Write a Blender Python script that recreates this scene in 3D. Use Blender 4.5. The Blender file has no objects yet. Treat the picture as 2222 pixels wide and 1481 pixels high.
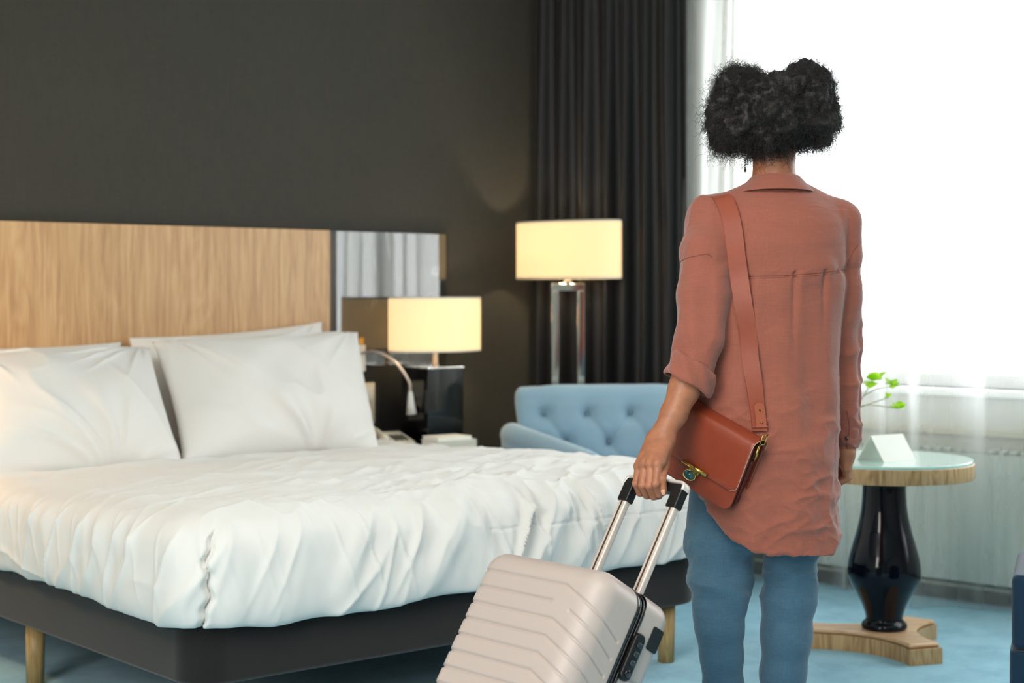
import bpy, math, random
import numpy as np
from mathutils import Vector, Matrix
from mathutils.bvhtree import BVHTree

# ------------------------------------------------------------------ camera, world, light
F_PX = 3570.0; YAW = math.radians(40.0); HCAM = 1.16; HORIZON = 636.0
scene = bpy.context.scene
C = scene.collection
CX = np.array([math.cos(YAW), -math.sin(YAW)]); CZ = np.array([math.sin(YAW), math.cos(YAW)])

cam_d = bpy.data.cameras.new('camera'); cam = bpy.data.objects.new('camera', cam_d); C.objects.link(cam)
cam.location = (0, 0, HCAM); cam.rotation_euler = (math.radians(90), 0, -YAW)
cam_d.sensor_width = 36; cam_d.lens = 36 * F_PX / 2222
cam_d.shift_y = -(740.5 - HORIZON) / 2222
cam_d.clip_start = .05; cam_d.clip_end = 100
cam_d.dof.use_dof = True; cam_d.dof.focus_distance = 3.88; cam_d.dof.aperture_fstop = 3.0
scene.camera = cam

world = bpy.data.worlds.new('sky'); scene.world = world; world.use_nodes = True
wn = world.node_tree.nodes; wl = world.node_tree.links
WBG = wn['Background']; WBG.inputs[0].default_value = (.93, .97, 1.0, 1); WBG.inputs[1].default_value = 5.4

scene.view_settings.view_transform = 'Standard'; scene.view_settings.look = 'None'
scene.view_settings.gamma = 1; scene.view_settings.exposure = 0.38
scene.view_settings.use_curve_mapping = False
scene.cycles.use_denoising = True
scene.cycles.max_bounces = 8; scene.cycles.transparent_max_bounces = 24
scene.cycles.sample_clamp_indirect = 6.0

def area(name, loc, target, sx, sy, power, col, spread=math.pi, portal=False):
    d = bpy.data.lights.new(name, 'AREA'); d.shape = 'RECTANGLE'; d.size = sx; d.size_y = sy
    d.energy = power; d.color = col; d.spread = spread
    if portal: d.cycles.is_portal = True
    o = bpy.data.objects.new(name, d); C.objects.link(o); o.location = loc
    o.rotation_euler = (Vector(target) - Vector(loc)).to_track_quat('-Z', 'Y').to_euler()
    return o
def point(name, loc, power, col, r=.04):
    d = bpy.data.lights.new(name, 'POINT'); d.energy = power; d.color = col; d.shadow_soft_size = r
    o = bpy.data.objects.new(name, d); C.objects.link(o); o.location = loc
    return o
# overhead fill added to brighten the room, no ceiling fixture is known
area('overhead_fill', (.9, 1.3, 2.74), (.9, 1.3, 0), 2.4, 2.0, 58, (1.0, .95, .88))
area('left_side_fill', (-1.9, 1.2, 1.95), (3.0, 3.0, .8), 1.8, 1.6, 88, (1.0, .94, .88))  # added soft fill from behind left, stands for no known lamp
point('left_bedside_bulb', (1.45, 5.2, 1.02), 16, (1.0, .62, .32), .08)

# ------------------------------------------------------------------ helpers
def lin(c):
    c = np.array(c, float) / 255
    return tuple(np.where(c <= .04045, c / 12.92, ((c + .055) / 1.055) ** 2.4)) + (1.0,)

def newmat(name):
    m = bpy.data.materials.new(name); m.use_nodes = True
    return m, m.node_tree.nodes, m.node_tree.links, m.node_tree.nodes['Principled BSDF']

def tex_noise(N, L, scale, detail=3, rough=.55, stretch=None, coord='Object', dist=0.0):
    tc = N.new('ShaderNodeTexCoord'); mp = N.new('ShaderNodeMapping')
    L.new(tc.outputs[coord], mp.inputs[0])
    if stretch: mp.inputs['Scale'].default_value = stretch
    n = N.new('ShaderNodeTexNoise'); n.inputs['Scale'].default_value = scale
    n.inputs['Detail'].default_value = detail; n.inputs['Roughness'].default_value = rough
    n.inputs['Distortion'].default_value = dist
    L.new(mp.outputs[0], n.inputs[0])
    return n

def ramp(N, L, src, stops):
    r = N.new('ShaderNodeValToRGB'); e = r.color_ramp.elements
    e[0].position, e[0].color = stops[0]; e[1].position, e[1].color = stops[-1]
    for p, c in stops[1:-1]:
        x = e.new(p); x.color = c
    L.new(src, r.inputs[0]); return r

def add_bump(N, L, b, src, strength, dist, prev=None):
    bp = N.new('ShaderNodeBump'); bp.inputs['Strength'].default_value = strength
    bp.inputs['Distance'].default_value = dist; L.new(src, bp.inputs['Height'])
    if prev: L.new(prev.outputs[0], bp.inputs['Normal'])
    L.new(bp.outputs[0], b.inputs['Normal']); return bp

def simple(name, col, rough=.5, metal=0.0, var=.08, nscale=12, bump=0, bscale=300, coat=0, sheen=0, spec=.5, trans=0, stretch=None):
    m, N, L, b = newmat(name)
    c = np.array(lin(col)[:3])
    n = tex_noise(N, L, nscale, 4, stretch=stretch)
    r = ramp(N, L, n.outputs[0], [(.25, tuple(c * (1 - var)) + (1,)), (.75, tuple(np.minimum(c * (1 + var), 1)) + (1,))])
    L.new(r.outputs[0], b.inputs['Base Color'])
    b.inputs['Roughness'].default_value = rough; b.inputs['Metallic'].default_value = metal
    b.inputs['Coat Weight'].default_value = coat; b.inputs['Coat Roughness'].default_value = .03
    b.inputs['Sheen Weight'].default_value = sheen; b.inputs['Specular IOR Level'].default_value = spec
    if bump:
        n2 = tex_noise(N, L, bscale, 2); add_bump(N, L, b, n2.outputs[0], bump, .002)
    return m

def weave(name, col, var, scale, bump, rough=.85, sheen=.2, slub=(1, 1, 1), translucent=0.0, dist=.0006, blotch=4):
    """woven cloth: two crossed slubby noises give threads"""
    m, N, L, b = newmat(name)
    c = np.array(lin(col)[:3])
    n1 = tex_noise(N, L, scale, 3, .6, (1 * slub[0], 1 * slub[1], .06 * slub[2]))
    n2 = tex_noise(N, L, scale, 3, .6, (.06, .06, 1))
    n3 = tex_noise(N, L, blotch, 4, .6)
    a = N.new('ShaderNodeMath'); a.operation = 'ADD'; L.new(n1.outputs[0], a.inputs[0]); L.new(n2.outputs[0], a.inputs[1])
    h = N.new('ShaderNodeMath'); h.operation = 'MULTIPLY'; L.new(a.outputs[0], h.inputs[0]); h.inputs[1].default_value = .42
    s = N.new('ShaderNodeMath'); s.operation = 'MULTIPLY_ADD'; L.new(n3.outputs[0], s.inputs[0]); s.inputs[1].default_value = .16; L.new(h.outputs[0], s.inputs[2])
    r = ramp(N, L, s.outputs[0], [(.36, tuple(c * (1 - var)) + (1,)), (.64, tuple(np.minimum(c * (1 + var), 1)) + (1,))])
    L.new(r.outputs[0], b.inputs['Base Color'])
    b.inputs['Roughness'].default_value = rough; b.inputs['Sheen Weight'].default_value = sheen
    b.inputs['Specular IOR Level'].default_value = .2
    bp = add_bump(N, L, b, a.outputs[0], bump, dist)
    if translucent:
        t = N.new('ShaderNodeBsdfTranslucent'); L.new(r.outputs[0], t.inputs[0])
        mx = N.new('ShaderNodeMixShader'); mx.inputs[0].default_value = translucent
        L.new(b.outputs[0], mx.inputs[1]); L.new(t.outputs[0], mx.inputs[2])
        L.new(mx.outputs[0], N['Material Output'].inputs[0])
    return m

def wood(name, light, mid, dark, axis='z', scale=14, rough=.4, contrast=1.0, coat=0):
    m, N, L, b = newmat(name)
    st = {'z': (1, 1, .05), 'x': (.05, 1, 1), 'y': (1, .05, 1)}[axis]
    st2 = {'z': (1, 1, .16), 'x': (.16, 1, 1), 'y': (1, .16, 1)}[axis]
    n1 = tex_noise(N, L, scale * 3.2, 6, .65, st, dist=.3)
    n2 = tex_noise(N, L, scale * .32, 3, .5, st2, dist=1.2)
    # rings from the low frequency field: cathedral figure
    mul = N.new('ShaderNodeMath'); mul.operation = 'MULTIPLY'; L.new(n2.outputs[0], mul.inputs[0]); mul.inputs[1].default_value = 22
    fr = N.new('ShaderNodeMath'); fr.operation = 'PINGPONG'; L.new(mul.outputs[0], fr.inputs[0]); fr.inputs[1].default_value = 1
    mix = N.new('ShaderNodeMath'); mix.operation = 'MULTIPLY_ADD'; L.new(fr.outputs[0], mix.inputs[0]); mix.inputs[1].default_value = .22*contrast
    L.new(n1.outputs[0], mix.inputs[2])
    r = ramp(N, L, mix.outputs[0], [(.36, lin(dark)), (.58, lin(mid)), (.82, lin(light))])
    L.new(r.outputs[0], b.inputs['Base Color'])
    b.inputs['Roughness'].default_value = rough; b.inputs['Coat Weight'].default_value = coat
    add_bump(N, L, b, n1.outputs[0], .15, .001)
    return m

def mesh_obj(name, V, Fc, mat, parent=None, smooth=True, label=None):
    me = bpy.data.meshes.new(name)
    if isinstance(Fc, np.ndarray):
        V = np.asarray(V, np.float32); nv = len(V); nf, k = Fc.shape
        me.vertices.add(nv); me.vertices.foreach_set('co', V.ravel())
        me.loops.add(nf * k); me.loops.foreach_set('vertex_index', Fc.astype(np.int32).ravel())
        me.polygons.add(nf); me.polygons.foreach_set('loop_start', np.arange(0, nf * k, k, dtype=np.int32))
        try: me.polygons.foreach_set('loop_total', np.full(nf, k, np.int32))
        except Exception: pass
        me.update(calc_edges=True); me.validate()
    else:
        me.from_pydata([tuple(map(float, v)) for v in V], [], [tuple(f) for f in Fc]); me.update()
    me.polygons.foreach_set('use_smooth', [smooth] * len(me.polygons))
    me.materials.append(mat)
    o = bpy.data.objects.new(name, me); C.objects.link(o)
    if parent: o.parent = parent
    if label: o['label'] = label
    return o

def thing(name, label, cat, loc=(0, 0, 0), rz=0.0, group=None):
    o = bpy.data.objects.new(name, None); C.objects.link(o)
    o.empty_display_size = .05
    o.location = loc; o.rotation_euler = (0, 0, rz); o['label'] = label; o['category'] = cat
    if group: o['group'] = group
    return o
def tag(o, label, cat, group=None):
    o['label'] = label; o['category'] = cat
    if group: o['group'] = group
    return o
def struct(o):
    o['kind'] = 'structure'; return o

class MB:
    """collects faces for one mesh"""
    def __init__(s): s.V = []; s.F = []
    def add(s, V, Fc):
        n = len(s.V); s.V += [tuple(map(float, v)) for v in V]; s.F += [tuple(int(i) + n for i in f) for f in Fc]; return s
    def box(s, x0, x1, y0, y1, z0, z1, M=None):
        P = [(x, y, z) for z in (z0, z1) for y in (y0, y1) for x in (x0, x1)]
        if M is not None: P = [tuple(M @ Vector(p)) for p in P]
        return s.add(P, [(0, 2, 3, 1), (4, 5, 7, 6), (0, 1, 5, 4), (2, 6, 7, 3), (0, 4, 6, 2), (1, 3, 7, 5)])
    def lathe(s, prof, c=(0, 0, 0), n=40, sx=1, sy=1, cap=True):
        V = []; Fc = []; m = len(prof)
        for i in range(n):
            a = 2 * math.pi * i / n
            for r, z in prof: V.append((c[0] + sx * r * math.cos(a), c[1] + sy * r * math.sin(a), c[2] + z))
        for i in range(n):
            j = (i + 1) % n
            for k in range(m - 1): Fc.append((i * m + k, j * m + k, j * m + k + 1, i * m + k + 1))
        if cap:
            Fc.append(tuple(i * m for i in reversed(range(n)))); Fc.append(tuple(i * m + m - 1 for i in range(n)))
        return s.add(V, Fc)
    def tube(s, pts, r, n=10, cap=True, flat=1.0):
        pts = [Vector(p) for p in pts]; rs = r if hasattr(r, '__len__') else [r] * len(pts)
        V = []; Fc = []; up = None
        for i, p in enumerate(pts):
            t = (pts[min(i + 1, len(pts) - 1)] - pts[max(i - 1, 0)]).normalized()
            if up is None: up = Vector((0, 0, 1)) if abs(t.z) < .9 else Vector((1, 0, 0))
            a = t.cross(up).normalized(); b = a.cross(t).normalized(); up = b
            for k in range(n):
                q = 2 * math.pi * k / n
                V.append(p + a * math.cos(q) * rs[i] + b * math.sin(q) * rs[i] * flat)
        for i in range(len(pts) - 1):
            for k in range(n):
                Fc.append((i * n + k, i * n + (k + 1) % n, (i + 1) * n + (k + 1) % n, (i + 1) * n + k))
        if cap:
            Fc.append(tuple(reversed(range(n)))); Fc.append(tuple((len(pts) - 1) * n + k for k in range(n)))
        return s.add(V, Fc)
    def prism(s, poly, z0, z1):
        n = len(poly)
        V = [(x, y, z0) for x, y in poly] + [(x, y, z1) for x, y in poly]
        return s.add(V, [tuple(reversed(range(n))), tuple(range(n, 2 * n))] + [(i, (i + 1) % n, n + (i + 1) % n, n + i) for i in range(n)])
    def build(s, name, mat, parent=None, smooth=False, bevel=0, seg=2, label=None, M=None, angle=35):
        V = s.V if M is None else [tuple(M @ Vector(v)) for v in s.V]
        o = mesh_obj(name, V, s.F, mat, parent, smooth, label)
        if bevel:
            b = o.modifiers.new('Bevel', 'BEVEL'); b.width = bevel; b.segments = seg; b.limit_method = 'ANGLE'
            b.angle_limit = math.radians(angle); b.use_clamp_overlap = True
            o.data.polygons.foreach_set('use_smooth', [True] * len(o.data.polygons))
            w = o.modifiers.new('WN', 'WEIGHTED_NORMAL'); w.keep_sharp = False
        return o

def grid_mesh(P, closed_u=False, closed_v=False):
    """P: (nu,nv,3) -> V, quads"""
    nu, nv = P.shape[:2]
    iu = np.arange(nu if closed_u else nu - 1); iv = np.arange(nv if closed_v else nv - 1)
    I, J = np.meshgrid(iu, iv, indexing='ij'); I2 = (I + 1) % nu; J2 = (J + 1) % nv
    Q = np.stack([I * nv + J, I2 * nv + J, I2 * nv + J2, I * nv + J2], -1).reshape(-1, 4)
    return P.reshape(-1, 3), Q

# value noise -----------------------------------------------------------------
_rs = np.random.RandomState(7); _tab = _rs.rand(4096).astype(np.float32)
def vnoise(P, freq=1.0, seed=0):
    P = np.asarray(P, np.float64) * freq + seed * 17.13
    i = np.floor(P).astype(np.int64); f = P - i; f = f * f * f * (f * (f * 6 - 15) + 10)
    def h(a, b, c): return _tab[((a * 73856093) ^ (b * 19349663) ^ (c * 83492791)) & 4095]
    x, y, z = i[..., 0], i[..., 1], i[..., 2]; fx, fy, fz = f[..., 0], f[..., 1], f[..., 2]
    def lx(yy, zz): a = h(x, yy, zz); return a + (h(x + 1, yy, zz) - a) * fx
    a = lx(y, z); a = a + (lx(y + 1, z) - a) * fy
    b = lx(y, z + 1); b = b + (lx(y + 1, z + 1) - b) * fy
    return (a + (b - a) * fz) * 2 - 1
def fbm(P, freq, oct=3, seed=0, gain=.5):
    s = 0; a = 1
    for o in range(oct): s = s + a * vnoise(P, freq * 2 ** o, seed + o * 3); a *= gain
    return s
def ridge(P, freq, seed=0, sharp=1.6):
    return (1 - np.abs(vnoise(P, freq, seed))) ** sharp * 1.0
def sstep(a, b, x):
    t = np.clip((x - a) / (b - a), 0, 1); return t * t * (3 - 2 * t)

# signed distance modelling ----------------------------------------------------
class Field:
    def __init__(s, lo, hi, h):
        s.lo = np.array(lo, float); s.h = h; s.n = np.ceil((np.array(hi) - s.lo) / h).astype(int) + 1
        s.F = np.full(s.n, 1.0, np.float32)
    def axes(s, sl=None):
        ax = [s.lo[i] + s.h * np.arange(s.n[i]) for i in range(3)]
        if sl: ax = [ax[i][sl[i]] for i in range(3)]
        return np.meshgrid(*ax, indexing='ij', sparse=True)
    def _sl(s, mn, mx, m):
        a = np.clip(np.floor((np.array(mn) - m - s.lo) / s.h).astype(int), 0, s.n); b = np.clip(np.ceil((np.array(mx) + m - s.lo) / s.h).astype(int) + 1, 0, s.n)
        return tuple(slice(a[i], b[i]) for i in range(3))
    def comb(s, sl, d, k):
        a = s.F[sl]
        if k > 0:
            h = np.maximum(k - np.abs(a - d), 0) / k; s.F[sl] = np.minimum(a, d) - h * h * k * .25
        else: s.F[sl] = np.minimum(a, d)
    def cap(s, p, q, r0, r1, k=.01, sq=None):
        p = np.array(p, float); q = np.array(q, float); r = max(r0, r1)
        sl = s._sl(np.minimum(p, q), np.maximum(p, q), r * (max(sq) if sq else 1) + k + 3 * s.h)
        if any(x.stop <= x.start for x in sl): return s
        X, Y, Z = s.axes(sl); d = q - p; L2 = max(d @ d, 1e-9)
        t = np.clip(((X - p[0]) * d[0] + (Y - p[1]) * d[1] + (Z - p[2]) * d[2]) / L2, 0, 1)
        dx = X - p[0] - t * d[0]; dy = Y - p[1] - t * d[1]; dz = Z - p[2] - t * d[2]
        if sq: dx = dx / sq[0]; dy = dy / sq[1]; dz = dz / sq[2]
        s.comb(sl, (np.sqrt(dx * dx + dy * dy + dz * dz) - (r0 + (r1 - r0) * t)).astype(np.float32), k); return s
    def chain(s, pts, rs, k=.01, sq=None):
        for i in range(len(pts) - 1): s.cap(pts[i], pts[i + 1], rs[i], rs[i + 1], k, sq)
        return s
    def ell(s, c, r, k=.01, rot=None):
        c = np.array(c, float); r = np.array(r, float)
        sl = s._sl(c, c, r.max() + k + 3 * s.h)
        if any(x.stop <= x.start for x in sl): return s
        X, Y, Z = s.axes(sl); dx, dy, dz = X - c[0], Y - c[1], Z - c[2]
        k0 = np.sqrt((dx / r[0]) ** 2 + (dy / r[1]) ** 2 + (dz / r[2]) ** 2)
        k1 = np.sqrt((dx / r[0] ** 2) ** 2 + (dy / r[1] ** 2) ** 2 + (dz / r[2] ** 2) ** 2) + 1e-9
        s.comb(sl, (k0 * (k0 - 1) / k1).astype(np.float32), k); return s
    def loft(s, tab, k=.02, p=2.3):
        tab = np.array(tab, float); X, Y, Z = s.axes()
        z = Z[0, 0]; o = np.argsort(tab[:, 0]); T = tab[o]
        cu, a, cv, b = [np.interp(z, T[:, 0], T[:, i]).reshape(1, 1, -1) for i in (1, 2, 3, 4)]
        q = (np.abs((X - cu) / a) ** p + np.abs((Y - cv) / b) ** p) ** (1 / p)
        d = (q - 1) * np.minimum(a, b)
        d = np.maximum(d, np.maximum(T[0, 0] - Z, Z - T[-1, 0]))
        s.comb((slice(None),) * 3, d.astype(np.float32), k); return s
    def mesh(s):
        F = s.F; n = F.shape; ins = F < 0
        c = ins[:-1, :-1, :-1].astype(np.int8)
        cnt = np.zeros(tuple(x - 1 for x in n), np.int8)
        offs = [(a, b, e) for a in (0, 1) for b in (0, 1) for e in (0, 1)]
        for a, b, e in offs: cnt += ins[a:n[0] - 1 + a, b:n[1] - 1 + b, e:n[2] - 1 + e]
        act = (cnt > 0) & (cnt < 8); idx = np.argwhere(act)
        vid = np.full(act.shape, -1, np.int32); vid[act] = np.arange(len(idx))
        vals = {o: F[idx[:, 0] + o[0], idx[:, 1] + o[1], idx[:, 2] + o[2]] for o in offs}
        acc = np.zeros((len(idx), 3)); w = np.zeros(len(idx))
        for o in offs:
            for ax in range(3):
                if o[ax] == 0:
                    o2 = tuple(1 if i == ax else o[i] for i in range(3)); A, B = vals[o], vals[o2]
                    cr = (A < 0) != (B < 0); t = np.where(cr, A / np.where(cr, A - B, 1), 0)
                    for i in range(3): acc[:, i] += np.where(cr, o[i] + (t if i == ax else 0), 0)
                    w += cr
        V = s.lo + s.h * (idx + acc / w[:, None])
        Q = []
        for ax in range(3):
            o1, o2 = [i for i in range(3) if i != ax]
            A = [slice(None)] * 3; B = [slice(None)] * 3; A[ax] = slice(0, -1); B[ax] = slice(1, None)
            e = np.argwhere(ins[tuple(A)] != ins[tuple(B)])
            e = e[(e[:, o1] > 0) & (e[:, o2] > 0) & (e[:, o1] < n[o1] - 1) & (e[:, o2] < n[o2] - 1)]
            def g(d1, d2):
                k = e.copy(); k[:, o1] -= d1; k[:, o2] -= d2; return vid[k[:, 0], k[:, 1], k[:, 2]]
            q = np.stack([g(1, 1), g(0, 1), g(0, 0), g(1, 0)], 1)
            flip = ins[e[:, 0], e[:, 1], e[:, 2]]
            if ax == 1: flip = ~flip
            q[~flip] = q[~flip][:, ::-1]; Q.append(q)
        return V, np.concatenate(Q)

def vnormals(V, Q):
    a = V[Q[:, 2]] - V[Q[:, 0]]; b = V[Q[:, 3]] - V[Q[:, 1]]; fn = np.cross(a, b)
    N = np.zeros_like(V)
    for i in range(4):
        for k in range(3): N[:, k] += np.bincount(Q[:, i], fn[:, k], len(V))
    return N / (np.linalg.norm(N, axis=1, keepdims=True) + 1e-12)

def catmull(pts, n):
    P = np.array(pts, float); P = np.vstack([2 * P[0] - P[1], P, 2 * P[-1] - P[-2]]); out = []
    for i in range(1, len(P) - 2):
        for t in np.linspace(0, 1, n, endpoint=False):
            out.append(.5 * ((2 * P[i]) + (-P[i - 1] + P[i + 1]) * t + (2 * P[i - 1] - 5 * P[i] + 4 * P[i + 1] - P[i + 2]) * t ** 2 + (-P[i - 1] + 3 * P[i] - 3 * P[i + 1] + P[i + 2]) * t ** 3))
    out.append(P[-2]); return np.array(out)

# window wall frame: s runs along the wall away from the corner, n into the room
CORNER = np.array([5.003, 5.71]); EW = np.array([.1497, -.9887]); NW = np.array([-.9887, -.1497])
def W(s, n, z):
    p = CORNER + EW * s + NW * n; return (p[0], p[1], z)
def wall_box(mb, s0, s1, n0, n1, z0, z1):
    P = [W(s, n, z) for z in (z0, z1) for n in (n0, n1) for s in (s0, s1)]
    return mb.add(P, [(0, 1, 3, 2), (4, 6, 7, 5), (0, 4, 5, 1), (2, 3, 7, 6), (0, 2, 6, 4), (1, 5, 7, 3)])

# ------------------------------------------------------------------ materials
M_wall = weave('dark_grasscloth', (62, 60, 54), .16, 260, .35, .75, .1, blotch=2)
M_plain = simple('warm_white_plaster', (205, 200, 190), .8, var=.03, bump=.1)
M_pier = simple('pale_window_wall', (205, 205, 196), .7, var=.03, bump=.08)
M_ceil = simple('white_ceiling', (225, 222, 215), .9, var=.02)
M_base = simple('dark_skirting', (62, 52, 44), .5, var=.1)
M_trim = simple('cream_trim', (190, 186, 165), .5, var=.03)
def carpet():
    m, N, L, b = newmat('blue_carpet')
    n1 = tex_noise(N, L, 900, 2); n2 = tex_noise(N, L, 6, 4, .6); n3 = tex_noise(N, L, 45, 4, .7)
    a = N.new('ShaderNodeMath'); a.operation = 'MULTIPLY_ADD'; L.new(n1.outputs[0], a.inputs[0]); a.inputs[1].default_value = .35; L.new(n2.outputs[0], a.inputs[2])
    a2 = N.new('ShaderNodeMath'); a2.operation = 'MULTIPLY_ADD'; L.new(n3.outputs[0], a2.inputs[0]); a2.inputs[1].default_value = .4; L.new(a.outputs[0], a2.inputs[2])
    r = ramp(N, L, a2.outputs[0], [(.6, lin((122, 178, 204))), (1.1, lin((156, 210, 230)))])
    r.color_ramp.elements[1].position = 1.0
    L.new(r.outputs[0], b.inputs['Base Color']); b.inputs['Roughness'].default_value = .95
    b.inputs['Sheen Weight'].default_value = .3; b.inputs['Specular IOR Level'].default_value = .15
    add_bump(N, L, b, n1.outputs[0], .6, .003); return m
M_carpet = carpet()
M_head = wood('oak_veneer', (214, 178, 132), (196, 157, 112), (172, 132, 90), 'z', 15, .42, .5)
M_leg = wood('pale_oak', (190, 160, 110), (168, 138, 88), (140, 110, 66), 'z', 30, .45)
M_tabw = wood('table_oak', (214, 178, 132), (192, 152, 104), (150, 112, 72), 'z', 26, .35)
M_tabw_top = wood('table_oak_flat', (228, 190, 150), (214, 174, 132), (196, 152, 110), 'x', 20, .3)
M_cotton = simple('white_cotton', (224, 222, 218), .8, var=.012, nscale=5, bump=.12, bscale=700, sheen=.15, spec=.2)
M_base_fab = weave('charcoal_bed_cloth', (25, 23, 22), .18, 500, .35, .85, .3)
M_black = simple('black_gloss', (9, 9, 12), .06, var=.1, coat=.6)
M_blackmat = simple('black_plastic', (18, 18, 19), .35, var=.1, spec=.4)
M_chrome = simple('polished_chrome', (225, 222, 218), .06, 1.0, var=.01)
M_brass = simple('brushed_brass', (190, 155, 85), .22, 1.0, var=.08, nscale=60)
M_brushed = simple('satin_metal', (222, 210, 200), .42, .75, var=.03)
M_cream = simple('cream_plastic', (228, 220, 200), .4, var=.02)
M_whitepl = simple('white_plastic', (238, 238, 234), .35, var=.02)
M_paper = simple('white_paper', (238, 236, 230), .7, var=.02)
M_blue_fab = weave('pale_blue_wool', (142, 172, 190), .06, 500, .3, .85, .35)
M_blue_btn = simple('blue_button', (110, 140, 160), .8)
M_navy = weave('dark_teal_velvet', (12, 42, 64), .1, 700, .2, .7, .12)
M_curtain = simple('black_curtain_cloth', (12, 12, 15), .5, var=.15, nscale=8, sheen=.1, spec=.35, stretch=(6, 6, .3))
def sheer():
    m, N, L, b = newmat('sheer_voile')
    b.inputs['Base Color'].default_value = (.9, .93, .92, 1); b.inputs['Roughness'].default_value = .8
    t = N.new('ShaderNodeBsdfTranslucent'); t.inputs[0].default_value = (.93, .95, .94, 1)
    m1 = N.new('ShaderNodeMixShader'); m1.inputs[0].default_value = .6
    L.new(b.outputs[0], m1.inputs[1]); L.new(t.outputs[0], m1.inputs[2])
    tr = N.new('ShaderNodeBsdfTransparent'); tr.inputs[0].default_value = (1, 1, 1, 1)
    # cloth covers more where it is seen edge-on
    lw = N.new('ShaderNodeLayerWeight'); lw.inputs[0].default_value = .45
    n = tex_noise(N, L, 30, 3, stretch=(1, 1, .2))
    mp = N.new('ShaderNodeMapRange'); mp.inputs[3].default_value = .20; mp.inputs[4].default_value = .97
    L.new(lw.outputs['Facing'], mp.inputs[0])
    a = N.new('ShaderNodeMath'); a.operation = 'MULTIPLY_ADD'; L.new(n.outputs[0], a.inputs[0]); a.inputs[1].default_value = .08; L.new(mp.outputs[0], a.inputs[2])
    m2 = N.new('ShaderNodeMixShader'); L.new(a.outputs[0], m2.inputs[0]); L.new(tr.outputs[0], m2.inputs[1]); L.new(m1.outputs[0], m2.inputs[2])
    L.new(m2.outputs[0], N['Material Output'].inputs[0]); return m
M_sheer = sheer()
def shade_mat(name, col, em):
    m, N, L, b = newmat(name)
    b.inputs['Base Color'].default_value = lin(col); b.inputs['Roughness'].default_value = .8
    n = tex_noise(N, L, 400, 2, stretch=(1, 1, .1)); add_bump(N, L, b, n.outputs[0], .2, .0005)
    t = N.new('ShaderNodeBsdfTranslucent'); t.inputs[0].default_value = lin((236, 216, 178))
    m1 = N.new('ShaderNodeMixShader'); m1.inputs[0].default_value = .55
    b.inputs['Emission Color'].default_value = lin((255, 236, 196)); b.inputs['Emission Strength'].default_value = em
    L.new(b.outputs[0], m1.inputs[1]); L.new(t.outputs[0], m1.inputs[2]); L.new(m1.outputs[0], N['Material Output'].inputs[0]); return m
M_shade = shade_mat('lit_linen_shade', (226, 214, 190), .62)
def mirror():
    m, N, L, b = newmat('smoked_veined_glass')
    n1 = tex_noise(N, L, 5, 5, .6, (1, 1, .25), dist=2.0)
    r = ramp(N, L, n1.outputs[0], [(.0, (.112, .112, .106, 1)), (.60, (.116, .116, .11, 1)), (.66, (.19, .19, .18, 1)), (.70, (.116, .116, .11, 1)), (1, (.112, .112, .106, 1))])
    L.new(r.outputs[0], b.inputs['Base Color']); b.inputs['Metallic'].default_value = .75; b.inputs['Roughness'].default_value = .03
    b.inputs['IOR'].default_value = 1.7
    return m
M_mirror = mirror()
M_glass_top = simple('pale_green_glass', (196, 232, 222), .04, var=.02, coat=.6)
M_rad = simple('radiator_white', (200, 208, 198), .45, var=.02)
M_pane = newmat('window_glass')[0]
def _pane():
    N = M_pane.node_tree.nodes; L = M_pane.node_tree.links
    tr = N.new('ShaderNodeBsdfTransparent'); gl = N.new('ShaderNodeBsdfGlossy'); gl.inputs['Roughness'].default_value = .02
    mx = N.new('ShaderNodeMixShader'); mx.inputs[0].default_value = .06
    L.new(tr.outputs[0], mx.inputs[1]); L.new(gl.outputs[0], mx.inputs[2]); L.new(mx.outputs[0], N['Material Output'].inputs[0])
_pane()

# ------------------------------------------------------------------ room shell
X0, X1, Y0, Y1, ZC = -2.4, 6.2, -2.6, 5.71, 2.75
struct(MB().box(X0, X1, Y0, Y1 + .2, -.1, 0).build('floor', M_carpet))
struct(MB().box(X0, X1, Y0, Y1 + .2, ZC, ZC + .1).build('ceiling', M_ceil))
struct(MB().box(X0, 5.3, Y1, Y1 + .2, 0, ZC).build('wall_back', M_wall))
struct(MB().box(X0 - .1, X0, Y0, Y1 + .2, 0, ZC).build('wall_left', M_plain))
struct(MB().box(X0, X1 + .3, Y0 - .1, Y0, 0, ZC).build('wall_front', M_plain))
WS0, WS1, WZ0, WZ1 = 1.03, 4.9, .80, 2.5
wm = MB(); wall_box(wm, -.05, 8.5, -.25, 0, 0, WZ0); wall_box(wm, -.05, 8.5, -.25, 0, WZ1, ZC)
wall_box(wm, -.05, WS0, -.25, 0, WZ0, WZ1); wall_box(wm, WS1, 8.5, -.25, 0, WZ0, WZ1)
struct(wm.build('wall_right', M_pier))
# windows: three casement frames set in the opening
wi = struct(bpy.data.objects.new('window_1', None)); C.objects.link(wi)
nb = 4; wdt = (WS1 - WS0) / nb
for k in range(nb):
    a, b = WS0 + k * wdt, WS0 + (k + 1) * wdt
    fm = MB()
    for s0, s1, z0, z1 in ((a, a + .05, WZ0, WZ1), (b - .05, b, WZ0, WZ1), (a + .05, b - .05, WZ0, WZ0 + .05), (a + .05, b - .05, WZ1 - .05, WZ1)):
        wall_box(fm, s0, s1, -.17, -.11, z0, z1)
    fo = fm.build('window_frame', M_whitepl, wi)
    pn = MB(); wall_box(pn, a + .05, b - .05, -.145, -.14, WZ0 + .05, WZ1 - .05); pn.build('pane', M_pane, fo)
sm = MB(); wall_box(sm, WS0 - .02, WS1 + .02, -.25, .03, WZ0 - .03, WZ0); sm.build('window_sill', M_whitepl, wi, bevel=.006)
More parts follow.
